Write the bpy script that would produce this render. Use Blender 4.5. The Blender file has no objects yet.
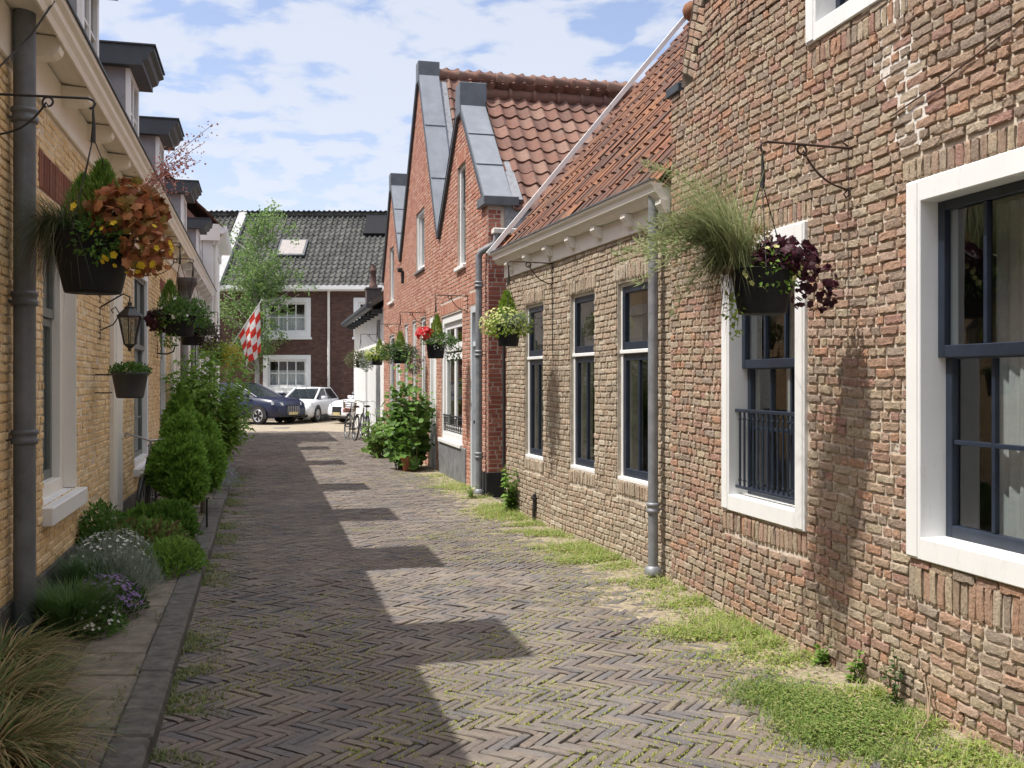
import bpy, math, random
import numpy as np
R = math.radians
rng = np.random.default_rng(11)
random.seed(5)
sc = bpy.context.scene
col = sc.collection

# ------------------------------------------------------------------ camera, sky, sun, exposure
cam_d = bpy.data.cameras.new('camera'); cam = bpy.data.objects.new('camera', cam_d); col.objects.link(cam)
cam.location = (0, 0, 1.7); cam.rotation_euler = (R(90), 0, 0)
cam_d.sensor_width = 36; cam_d.lens = 35.16; cam_d.shift_y = -4/1024; cam_d.clip_end = 2000; cam_d.clip_start = .05
sc.camera = cam
SUN_EL = 63.1
sx, sy = -.970, -.2425                                  # horizontal direction towards the sun
SUN_DIR = np.array([sx*math.cos(R(SUN_EL)), sy*math.cos(R(SUN_EL)), math.sin(R(SUN_EL))])
sun_d = bpy.data.lights.new('sun', 'SUN'); sun_d.energy = 3.0; sun_d.angle = R(.5); sun_d.color = (1, .95, .88)
sun = bpy.data.objects.new('sun', sun_d); col.objects.link(sun)
from mathutils import Vector, Matrix
sun.rotation_euler = Vector(SUN_DIR).to_track_quat('Z', 'Y').to_euler(); sun.location = (-30, -12, 60)
sc.view_settings.view_transform = 'Standard'; sc.view_settings.look = 'None'
sc.view_settings.gamma = 1; sc.view_settings.exposure = .98; sc.view_settings.use_curve_mapping = False
sc.render.engine = 'CYCLES'
sc.cycles.max_bounces = 8; sc.cycles.transparent_max_bounces = 16; sc.cycles.diffuse_bounces = 4

W = bpy.data.worlds.new('World'); sc.world = W; W.use_nodes = True
nt = W.node_tree; nt.nodes.clear()
def wn(t, **k):
    n = nt.nodes.new(t)
    for a, b in k.items(): setattr(n, a, b)
    return n
def wl(a, b): nt.links.new(a, b)
sky = wn('ShaderNodeTexSky', sky_type='NISHITA', sun_disc=False)
sky.sun_elevation = R(SUN_EL); sky.sun_rotation = math.atan2(sx, sy); sky.dust_density = 1.2; sky.ozone_density = 1.0
tc = wn('ShaderNodeTexCoord'); sep = wn('ShaderNodeSeparateXYZ'); wl(tc.outputs['Generated'], sep.inputs[0])
mx = wn('ShaderNodeMath', operation='MAXIMUM'); wl(sep.outputs['Z'], mx.inputs[0]); mx.inputs[1].default_value = 0.0
ad = wn('ShaderNodeMath', operation='ADD'); wl(mx.outputs[0], ad.inputs[0]); ad.inputs[1].default_value = .16
dx_ = wn('ShaderNodeMath', operation='DIVIDE'); wl(sep.outputs['X'], dx_.inputs[0]); wl(ad.outputs[0], dx_.inputs[1])
dy_ = wn('ShaderNodeMath', operation='DIVIDE'); wl(sep.outputs['Y'], dy_.inputs[0]); wl(ad.outputs[0], dy_.inputs[1])
cb = wn('ShaderNodeCombineXYZ'); wl(dx_.outputs[0], cb.inputs[0]); wl(dy_.outputs[0], cb.inputs[1]); cb.inputs[2].default_value = 3.7
no = wn('ShaderNodeTexNoise'); no.inputs['Scale'].default_value = 7.5; no.inputs['Detail'].default_value = 10; no.inputs['Roughness'].default_value = .52
no.inputs['Distortion'].default_value = .25; wl(cb.outputs[0], no.inputs['Vector'])
n2 = wn('ShaderNodeTexNoise'); n2.inputs['Scale'].default_value = 1.6; n2.inputs['Detail'].default_value = 3; wl(cb.outputs[0], n2.inputs['Vector'])
mm = wn('ShaderNodeMath', operation='MULTIPLY_ADD'); wl(n2.outputs['Fac'], mm.inputs[0]); mm.inputs[1].default_value = .45; wl(no.outputs['Fac'], mm.inputs[2])
rp = wn('ShaderNodeValToRGB'); wl(mm.outputs[0], rp.inputs[0])
rp.color_ramp.elements[0].position = .60; rp.color_ramp.elements[0].color = (0, 0, 0, 1)
rp.color_ramp.elements[1].position = .80; rp.color_ramp.elements[1].color = (1, 1, 1, 1)
rp.color_ramp.interpolation = 'EASE'
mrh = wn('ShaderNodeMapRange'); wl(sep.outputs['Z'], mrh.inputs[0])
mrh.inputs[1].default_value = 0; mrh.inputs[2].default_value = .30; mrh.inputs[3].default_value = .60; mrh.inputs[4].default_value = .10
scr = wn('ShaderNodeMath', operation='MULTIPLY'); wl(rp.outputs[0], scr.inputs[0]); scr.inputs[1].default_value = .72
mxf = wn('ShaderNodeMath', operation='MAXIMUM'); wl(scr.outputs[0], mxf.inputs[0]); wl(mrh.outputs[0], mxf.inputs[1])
mix = wn('ShaderNodeMix', data_type='RGBA'); wl(mxf.outputs[0], mix.inputs[0])
gain = wn('ShaderNodeMix', data_type='RGBA', blend_type='MULTIPLY'); gain.inputs[0].default_value = 1
wl(sky.outputs[0], gain.inputs[6]); gain.inputs[7].default_value = (.80, .73, .75, 1)
wl(gain.outputs[2], mix.inputs[6])
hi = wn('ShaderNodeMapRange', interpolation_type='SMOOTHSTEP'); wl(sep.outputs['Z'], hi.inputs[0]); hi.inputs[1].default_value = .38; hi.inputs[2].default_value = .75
cc = wn('ShaderNodeMix', data_type='RGBA'); wl(hi.outputs[0], cc.inputs[0]); cc.inputs[6].default_value = (3.15, 3.25, 3.5, 1); cc.inputs[7].default_value = (9.6, 9.5, 9.4, 1)   # clouds brighter high up: brightness added above the view for fill light
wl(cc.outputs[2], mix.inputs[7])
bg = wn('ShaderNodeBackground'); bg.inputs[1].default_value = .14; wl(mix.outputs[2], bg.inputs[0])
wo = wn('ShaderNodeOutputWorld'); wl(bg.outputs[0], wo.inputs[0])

# ------------------------------------------------------------------ object helpers
def put(o, parent=None):
    col.objects.link(o)
    if parent is not None: o.parent = parent
    return o
def tag(o, label=None, cat=None, group=None, kind=None):
    if label: o['label'] = label
    if cat: o['category'] = cat
    if group: o['group'] = group
    if kind: o['kind'] = kind
    return o
def empty(name, loc=(0, 0, 0), rz=0.0, label=None, cat=None, group=None):
    o = bpy.data.objects.new(name, None); o.empty_display_size = .2
    o.location = loc; o.rotation_euler = (0, 0, rz); put(o)
    return tag(o, label, cat, group)
def copy_tree(o, parent=None):
    c = o.copy(); put(c, parent)
    for ch in list(o.children): copy_tree(ch, c)
    return c

class MB:
    """collects vertices and faces and links them as ONE mesh object"""
    def __init__(s): s.v = []; s.f = []; s.n = 0
    def add(s, verts, faces, mat=0, smooth=False):
        verts = np.asarray(verts, dtype=np.float64).reshape(-1, 3)
        if isinstance(faces, np.ndarray): groups = [faces]
        else:
            d = {}
            for f in faces: d.setdefault(len(f), []).append(f)
            groups = [np.array(x) for x in d.values()]
        for g in groups:
            if len(g): s.f.append((g.astype(np.int64)+s.n, mat, smooth))
        s.v.append(verts); s.n += len(verts)
        return s
    def xform(s, fn): s.v = [fn(v) for v in s.v]; return s
    def join(s, o, fn=None, mat=0):
        for (g, m, sm) in o.f: s.f.append((g+s.n, m+mat, sm))
        for v in o.v: s.v.append(fn(v) if fn else v)
        s.n += o.n; return s
    def build(s, name, mats, parent=None, loc=None, rot=None):
        me = bpy.data.meshes.new(name)
        v = np.concatenate(s.v) if s.v else np.zeros((0, 3))
        me.vertices.add(len(v)); me.vertices.foreach_set('co', v.astype(np.float32).ravel())
        nl = sum(g.size for g, _, _ in s.f); npoly = sum(len(g) for g, _, _ in s.f)
        me.loops.add(nl); me.polygons.add(npoly)
        li = np.concatenate([g.ravel() for g, _, _ in s.f]); me.loops.foreach_set('vertex_index', li.astype(np.int32))
        ks = np.concatenate([np.full(len(g), g.shape[1]) for g, _, _ in s.f])
        st = np.concatenate([[0], np.cumsum(ks)[:-1]])
        me.polygons.foreach_set('loop_start', st.astype(np.int32))
        me.polygons.foreach_set('material_index', np.concatenate([np.full(len(g), m) for g, m, _ in s.f]).astype(np.int32))
        me.polygons.foreach_set('use_smooth', np.concatenate([np.full(len(g), sm) for g, _, sm in s.f]))
        me.update(calc_edges=True); me.validate()
        for m in (mats if isinstance(mats, (list, tuple)) else [mats]): me.materials.append(m)
        o = bpy.data.objects.new(name, me); put(o, parent)
        if loc is not None: o.location = loc
        if rot is not None: o.rotation_euler = rot
        return o
    # ---- primitives
    def box(s, x0, x1, y0, y1, z0, z1, bev=0.0, mat=0):
        x0, x1 = min(x0, x1), max(x0, x1); y0, y1 = min(y0, y1), max(y0, y1); z0, z1 = min(z0, z1), max(z0, z1)
        if bev <= 0 or min(x1-x0, y1-y0, z1-z0) < 2.2*bev:
            v = [(x, y, z) for z in (z0, z1) for y in (y0, y1) for x in (x0, x1)]
            return s.add(v, [(0, 2, 3, 1), (4, 5, 7, 6), (0, 1, 5, 4), (2, 6, 7, 3), (0, 4, 6, 2), (1, 3, 7, 5)], mat)
        c = np.array([(x0+x1)/2, (y0+y1)/2, (z0+z1)/2]); h = np.array([x1-x0, y1-y0, z1-z0])/2
        V = []; I = {}
        for a in (-1, 1):
            for b in (-1, 1):
                for d in (-1, 1):
                    for ax in range(3):
                        p = np.array([a, b, d])*(h-bev); p[ax] = (a, b, d)[ax]*h[ax]
                        I[(a, b, d, ax)] = len(V); V.append(c+p)
        F = []
        for ax in range(3):
            o1, o2 = [i for i in range(3) if i != ax]
            for sgn in (-1, 1):
                q = []
                for (m, n) in ((-1, -1), (1, -1), (1, 1), (-1, 1)):
                    k = [0, 0, 0]; k[ax] = sgn; k[o1] = m; k[o2] = n; q.append(I[(*k, ax)])
                F.append(q)
            for m in (-1, 1):
                for n in (-1, 1):
                    k0 = [0, 0, 0]; k0[ax] = -1; k0[o1] = m; k0[o2] = n; k1 = list(k0); k1[ax] = 1
                    F.append([I[(*k0, o1)], I[(*k1, o1)], I[(*k1, o2)], I[(*k0, o2)]])
        for a in (-1, 1):
            for b in (-1, 1):
                for d in (-1, 1): F.append([I[(a, b, d, ax)] for ax in range(3)])
        V = np.array(V); G = []
        for f in F:
            p = V[f]; nrm = np.cross(p[1]-p[0], p[2]-p[0])
            G.append(f if np.dot(nrm, p.mean(0)-c) > 0 else f[::-1])
        return s.add(V, G, mat)
    def prism(s, poly, axis, a0, a1, mat=0, smooth=False, cap=True):
        """2D polygon extruded along an axis: axis 0 -> poly is (y,z); 1 -> (x,z); 2 -> (x,y)"""
        n = len(poly); V = []
        for a in (a0, a1):
            for p in poly:
                q = [0, 0, 0]; o = [i for i in range(3) if i != axis]; q[axis] = a; q[o[0]] = p[0]; q[o[1]] = p[1]; V.append(q)
        area = sum(poly[i][0]*poly[(i+1) % n][1]-poly[(i+1) % n][0]*poly[i][1] for i in range(n))
        flip = (area > 0) != (a1 > a0)
        if axis == 1: flip = not flip
        F = [[i, (i+1) % n, n+(i+1) % n, n+i] for i in range(n)]
        if flip: F = [f[::-1] for f in F]
        s.add(V, F, mat, smooth)
        if cap:
            c0 = list(range(n))[::-1]; c1 = list(range(n, 2*n))
            if flip: c0 = c0[::-1]; c1 = c1[::-1]
            s.add(V, [c0, c1], mat)
        return s
    def tube(s, path, r, n=8, mat=0, cap=True):
        P = np.array(path, float); m = len(P); r = np.broadcast_to(np.asarray(r, float), (m,))
        T = np.gradient(P, axis=0); T /= np.linalg.norm(T, axis=1)[:, None]+1e-12
        up = np.array([0, 0, 1.]) if abs(T[0][2]) < .9 else np.array([1., 0, 0])
        V = []; a = np.arange(n)*2*math.pi/n; u = None
        for i in range(m):
            if u is None: u = np.cross(T[i], up)
            u = u-T[i]*np.dot(u, T[i]); u /= np.linalg.norm(u)+1e-12; w = np.cross(T[i], u)
            V.append(P[i]+r[i]*(np.cos(a)[:, None]*u+np.sin(a)[:, None]*w))
        V = np.concatenate(V); F = []
        i0 = np.arange(n); i1 = (i0+1) % n
        for k in range(m-1): F.append(np.stack([k*n+i0, k*n+i1, (k+1)*n+i1, (k+1)*n+i0], 1))
        s.add(V, np.concatenate(F), mat, True)
        if cap: s.add(np.concatenate([V[:n], V[-n:]]), [list(range(n))[::-1], list(range(n, 2*n))], mat)
        return s
    def lathe(s, prof, n=20, c=(0, 0, 0), mat=0, smooth=True):
        a = np.arange(n)*2*math.pi/n; V = []
        for (r, z) in prof: V.append(np.stack([c[0]+r*np.cos(a), c[1]+r*np.sin(a), np.full(n, c[2]+z)], 1))
        V = np.concatenate(V); F = []; i0 = np.arange(n); i1 = (i0+1) % n
        for k in range(len(prof)-1): F.append(np.stack([k*n+i0, k*n+i1, (k+1)*n+i1, (k+1)*n+i0], 1))
        return s.add(V, np.concatenate(F), mat, smooth)
    def quad(s, a, b, c, d, mat=0): return s.add([a, b, c, d], [(0, 1, 2, 3)], mat)

def noise1(x, y, seed=0, n=6, f=1.0):
    g = np.random.default_rng(seed); out = 0
    for i in range(n):
        k = g.normal(size=2)*f*(1+i*.5); out = out+np.sin(k[0]*x+k[1]*y+g.uniform(0, 6.3))/(1+i*.35)
    return out/n

class Frame:
    """a wall on the ground: u along it (to the right when facing it), w into the house"""
    def __init__(s, x0, y0, dx, dy):
        k = math.hypot(dx, dy); s.o = np.array([x0, y0]); s.u = np.array([dx, dy])/k; s.w = np.array([-s.u[1], s.u[0]])
        s.rz = math.atan2(dy, dx)
    def pt(s, u, w, z): p = s.o+s.u*u+s.w*w; return (p[0], p[1], z)
    def root(s, name, label, cat, group=None): return empty(name, (s.o[0], s.o[1], 0), s.rz, label, cat, group)

# ------------------------------------------------------------------ materials
def M_(name):
    m = bpy.data.materials.new(name); m.use_nodes = True
    t = m.node_tree; b = t.nodes['Principled BSDF']; return m, t, b
def nn(t, typ, **k):
    n = t.nodes.new(typ)
    for a, b in k.items(): setattr(n, a, b)
    return n
def ramp(t, src, stops, interp='LINEAR'):
    r = nn(t, 'ShaderNodeValToRGB'); e = r.color_ramp.elements; r.color_ramp.interpolation = interp
    while len(e) < len(stops): e.new(.5)
    for el, (p, c) in zip(e, stops): el.position = p; el.color = (*c, 1)
    t.links.new(src, r.inputs[0]); return r.outputs[0]
def noise(t, scale, detail=4, rough=.6, coord='Object', stretch=None):
    c = nn(t, 'ShaderNodeTexCoord'); n = nn(t, 'ShaderNodeTexNoise'); n.inputs['Scale'].default_value = scale
    n.inputs['Detail'].default_value = detail; n.inputs['Roughness'].default_value = rough
    if stretch:
        mp = nn(t, 'ShaderNodeMapping'); mp.inputs['Scale'].default_value = stretch
        t.links.new(c.outputs[coord], mp.inputs[0]); t.links.new(mp.outputs[0], n.inputs['Vector'])
    else: t.links.new(c.outputs[coord], n.inputs['Vector'])
    return n.outputs['Fac']
def mixc(t, fac, a, b, mode='MIX'):
    m = nn(t, 'ShaderNodeMix', data_type='RGBA', blend_type=mode)
    for i, x in ((0, fac), (6, a), (7, b)):
        if isinstance(x, (int, float)): m.inputs[i].default_value = x
        elif isinstance(x, tuple): m.inputs[i].default_value = (*x, 1)
        else: t.links.new(x, m.inputs[i])
    return m.outputs[2]
def bump(t, b, src, strength=.4, dist=.01):
    n = nn(t, 'ShaderNodeBump'); n.inputs['Strength'].default_value = strength; n.inputs['Distance'].default_value = dist
    t.links.new(src, n.inputs['Height']); t.links.new(n.outputs[0], b.inputs['Normal'])
def island(t): return nn(t, 'ShaderNodeNewGeometry').outputs['Random Per Island']

def plain(name, c, rough=.6, metal=0, var=.15, scale=6, bmp=0, bscale=60, spec=.5):
    m, t, b = M_(name); b.inputs['Roughness'].default_value = rough; b.inputs['Metallic'].default_value = metal
    b.inputs['Specular IOR Level'].default_value = spec
    f = noise(t, scale, 5, .65)
    lo = tuple(x*(1-var) for x in c); hi = tuple(min(1, x*(1+var)) for x in c)
    t.links.new(ramp(t, f, [(.3, lo), (.7, hi)]), b.inputs['Base Color'])
    if bmp: bump(t, b, noise(t, bscale, 4), bmp, .004)
    return m
def bricks_mat(name, stops, dirt=(.10, .085, .07), dirt_amt=.55, bmp=.7, bscale=45, spots=.5, tone=0, pit=0):
    m, t, b = M_(name); b.inputs['Roughness'].default_value = .92; b.inputs['Specular IOR Level'].default_value = .25
    n = len(stops)
    base = ramp(t, island(t), [(i/n, c) for i, c in enumerate(stops)], 'CONSTANT')
    fine = noise(t, 55, 8, .8)
    base = mixc(t, spots, base, ramp(t, fine, [(.25, (.25, .25, .25)), (.5, (.75, .75, .75)), (.75, (1.25, 1.2, 1.12))]), 'MULTIPLY')
    big = noise(t, 2.1, 8, .7)
    base = mixc(t, ramp(t, big, [(.48, (0, 0, 0)), (.72, (dirt_amt,)*3)]), base, dirt)
    if tone: base = mixc(t, 1.0, base, ramp(t, noise(t, .55, 5, .6), [(.35, (1-tone,)*3), (.65, (1+tone*.6,)*3)]), 'MULTIPLY')
    if pit: base = mixc(t, ramp(t, noise(t, 120, 3, .8), [(.57, (0, 0, 0)), (.68, (pit,)*3)]), base, (.11, .085, .065)); base = mixc(t, ramp(t, noise(t, 95, 4, .8, stretch=(1, 1.1, .9)), [(.6, (0, 0, 0)), (.72, (pit*.8,)*3)]), base, (.66, .56, .44))
    t.links.new(base, b.inputs['Base Color'])
    bump(t, b, noise(t, bscale, 6, .7), bmp, .012); return m
def leaf_mat(name, cols, trans=.35, rough=.55):
    m, t, b = M_(name); b.inputs['Roughness'].default_value = rough; b.inputs['Specular IOR Level'].default_value = .3
    n = len(cols)
    c = ramp(t, island(t), [(i/max(1, n-1), x) for i, x in enumerate(cols)])
    c = mixc(t, .5, c, ramp(t, noise(t, 9, 3), [(.3, (.6, .65, .6)), (.7, (1.25, 1.2, 1.2))]), 'MULTIPLY')
    t.links.new(c, b.inputs['Base Color'])
    tr = nn(t, 'ShaderNodeBsdfTranslucent'); t.links.new(c, tr.inputs[0])
    mxs = nn(t, 'ShaderNodeMixShader'); mxs.inputs[0].default_value = trans
    t.links.new(b.outputs[0], mxs.inputs[1]); t.links.new(tr.outputs[0], mxs.inputs[2])
    t.links.new(mxs.outputs[0], t.nodes['Material Output'].inputs[0]); return m
def glass_mat(name, tint=(.85, .9, .9), refl=1.0):
    m, t, b = M_(name); t.nodes.remove(b)
    lw = nn(t, 'ShaderNodeLayerWeight'); fr = nn(t, 'ShaderNodeMath', operation='POWER'); t.links.new(lw.outputs['Facing'], fr.inputs[0]); fr.inputs[1].default_value = 3.2
    bp = nn(t, 'ShaderNodeBump'); bp.inputs['Strength'].default_value = .12; bp.inputs['Distance'].default_value = .01
    t.links.new(noise(t, 2.2, 2), bp.inputs['Height'])
    g = nn(t, 'ShaderNodeBsdfGlossy'); g.inputs['Roughness'].default_value = .01; t.links.new(bp.outputs[0], g.inputs['Normal'])
    ma = nn(t, 'ShaderNodeMath', operation='MULTIPLY_ADD'); t.links.new(fr.outputs[0], ma.inputs[0]); ma.inputs[1].default_value = .75*refl; ma.inputs[2].default_value = .11*refl
    tr = nn(t, 'ShaderNodeBsdfTransparent'); tr.inputs[0].default_value = (*tint, 1)
    mxs = nn(t, 'ShaderNodeMixShader'); t.links.new(ma.outputs[0], mxs.inputs[0]); t.links.new(tr.outputs[0], mxs.inputs[1]); t.links.new(g.outputs[0], mxs.inputs[2])
    t.links.new(mxs.outputs[0], t.nodes['Material Output'].inputs[0]); return m
def tile_mat(name, cols, moss=(.06, .06, .045), amt=.5):
    m, t, b = M_(name); b.inputs['Roughness'].default_value = .8; b.inputs['Specular IOR Level'].default_value = .3
    n = len(cols); c = ramp(t, island(t), [(i/n, x) for i, x in enumerate(cols)], 'CONSTANT')
    c = mixc(t, .6, c, ramp(t, noise(t, 14, 6, .75), [(.25, (.45, .45, .45)), (.75, (1.2, 1.18, 1.1))]), 'MULTIPLY')
    c = mixc(t, ramp(t, noise(t, 5, 8, .75), [(.52, (0, 0, 0)), (.72, (amt,)*3)]), c, moss)
    t.links.new(c, b.inputs['Base Color']); bump(t, b, noise(t, 70, 4), .4, .004); return m

m_brick_old = bricks_mat('old brick', [(.50, .355, .245), (.54, .41, .295), (.44, .32, .235), (.52, .335, .235), (.56, .45, .32), (.38, .29, .225),
    (.53, .38, .275), (.47, .37, .275), (.52, .335, .235), (.50, .41, .31), (.43, .27, .20), (.50, .36, .255), (.57, .47, .35), (.41, .33, .26), (.55, .365, .27), (.46, .35, .265), (.54, .44, .31), (.55, .32, .21), (.54, .39, .30), (.47, .28, .22)], dirt=(.24, .19, .15), dirt_amt=.45, bmp=1.0, bscale=70, spots=.9, pit=.75)
m_brick_tan = bricks_mat('tan brick', [(.55, .455, .34), (.60, .51, .39), (.49, .40, .30), (.58, .45, .33), (.44, .36, .27), (.62, .54, .42), (.53, .41, .30), (.48, .37, .275)], dirt=(.27, .225, .18), dirt_amt=.45, bmp=1.0, bscale=70, spots=.85, pit=.7)
m_brick_red = bricks_mat('red brick', [(.52, .255, .175), (.56, .295, .21), (.48, .22, .15), (.58, .34, .25), (.54, .275, .19), (.44, .19, .135)], dirt=(.44, .30, .23), dirt_amt=.5, bmp=.4, spots=.5)
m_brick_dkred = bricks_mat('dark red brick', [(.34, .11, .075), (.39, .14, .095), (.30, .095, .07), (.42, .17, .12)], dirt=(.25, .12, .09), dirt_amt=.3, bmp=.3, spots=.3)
m_brick_yel = bricks_mat('yellow brick', [(.83, .60, .32), (.86, .65, .38), (.77, .54, .28), (.85, .62, .35), (.71, .51, .28), (.87, .68, .43), (.80, .57, .31)], dirt=(.42, .29, .16), dirt_amt=.35, bmp=.35, spots=.45)
m_brick_arch = bricks_mat('red arch brick', [(.26, .10, .07), (.31, .13, .09), (.22, .09, .065)], bmp=.3)
m_mortar_old = plain('lime mortar', (.55, .48, .39), .95, var=.45, scale=9, bmp=.7, bscale=70)
m_mortar_white = plain('white mortar', (.66, .62, .56), .95, var=.15, scale=20, bmp=.6, bscale=70)
m_mortar_tan = plain('tan mortar', (.50, .44, .35), .95, var=.3, scale=9, bmp=.5)
m_mortar_red = plain('grey mortar', (.50, .42, .36), .95, var=.2, scale=9)
m_mortar_yel = plain('pale mortar', (.66, .57, .44), .95, var=.25, scale=9)
def painted(name, c, grime=(.42, .39, .33), amt=.75):
    m, t, b = M_(name); b.inputs['Roughness'].default_value = .5
    base = ramp(t, noise(t, 3, 5), [(.3, tuple(x*.93 for x in c)), (.7, c)])
    base = mixc(t, ramp(t, noise(t, 7, 9, .8, stretch=(1.6, 1.6, .35)), [(.56, (0, 0, 0)), (.78, (amt,)*3)]), base, grime)
    base = mixc(t, ramp(t, noise(t, 46, 4, .8), [(.66, (0, 0, 0)), (.76, (.55,)*3)]), base, grime)
    t.links.new(base, b.inputs['Base Color']); bump(t, b, noise(t, 30, 5, .7, stretch=(1, 1, .25)), .25, .003); return m
m_white = painted('white paint', (.80, .805, .79))
m_offwhite = painted('cream paint', (.88, .82, .71), (.5, .43, .33), .35)
m_cornice = painted('aged white paint', (.80, .77, .70), (.40, .37, .32), .5)
m_navy = plain('navy paint', (.017, .025, .042), .35, var=.25, scale=8)
m_greengrey = plain('grey green paint', (.13, .145, .135), .4, var=.15)
m_black = plain('black iron', (.018, .017, .018), .5, var=.3)
m_rust = plain('rusty iron', (.06, .035, .025), .75, var=.4, scale=25)
m_zinc = plain('zinc sheet', (.19, .21, .24), .8, .0, var=.16, scale=3)
m_zinc_dk = plain('dark zinc', (.13, .145, .16), .55, .2, var=.2, scale=4)
m_lead = plain('lead flashing', (.22, .23, .25), .75, .0, var=.25, scale=14, bmp=.8, bscale=18)
m_pipe = plain('weathered zinc pipe', (.24, .25, .265), .55, .35, var=.22, scale=9)
m_pipe_dk = plain('dark grey pipe', (.125, .135, .145), .45, .1, var=.3, scale=5)
m_glass = glass_mat('window glass')
m_glass_dk = glass_mat('dim window glass', (.55, .6, .6), 1.3)
m_room = plain('room wall', (.22, .215, .21), .9, var=.1)
m_curtain = plain('net curtain', (.72, .72, .70), .9, var=.06, scale=20)
m_curtain_gy = plain('grey curtain', (.42, .425, .42), .9, var=.1, scale=20)
m_plinth = plain('grey plinth render', (.16, .165, .17), .8, var=.35, scale=5, bmp=.4)
m_plinth_dk = plain('black plinth render', (.022, .022, .023), .8, var=.3, scale=6)
m_wood = plain('weathered wood', (.24, .17, .11), .8, var=.3)
m_concrete = plain('kerb concrete', (.10, .096, .083), .95, var=.5, scale=11, bmp=.7, bscale=90)
m_slab = plain('paving slab', (.175, .15, .118), .95, var=.42, scale=8, bmp=.6, bscale=110)
m_soil = plain('bare soil', (.11, .085, .06), .95, var=.4, scale=20, bmp=1, bscale=60)
m_sand = plain('sandy dirt', (.27, .225, .155), .95, var=.45, scale=25, bmp=1, bscale=90)
m_render_gy = plain('grey render', (.26, .265, .28), .85, var=.15, scale=5)
m_render_wh = plain('white render', (.74, .73, .70), .8, var=.06, scale=3)
m_slate = plain('slate grey trim', (.045, .055, .065), .55, var=.2)
m_tile_or = tile_mat('orange pantile', [(.21, .092, .056), (.17, .078, .053), (.27, .125, .068), (.14, .072, .053), (.225, .105, .06), (.12, .068, .053), (.18, .088, .057)], moss=(.07, .052, .043), amt=.9)
m_tile_br = tile_mat('brown red pantile', [(.195, .098, .073), (.23, .125, .095), (.165, .085, .065), (.205, .108, .08), (.25, .15, .115), (.15, .08, .064)], moss=(.165, .13, .105), amt=.8)
m_tile_gy = tile_mat('grey pantile', [(.085, .085, .08), (.10, .10, .094), (.07, .07, .067), (.115, .115, .107)], moss=(.13, .13, .115), amt=.35)
m_terra = plain('terracotta', (.42, .17, .09), .8, var=.2)
m_pot = plain('black plastic pot', (.014, .015, .017), .6, var=.25, scale=7, spec=.25)
m_pot_gy = plain('grey plastic pot', (.05, .052, .055), .55, var=.15)

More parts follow.
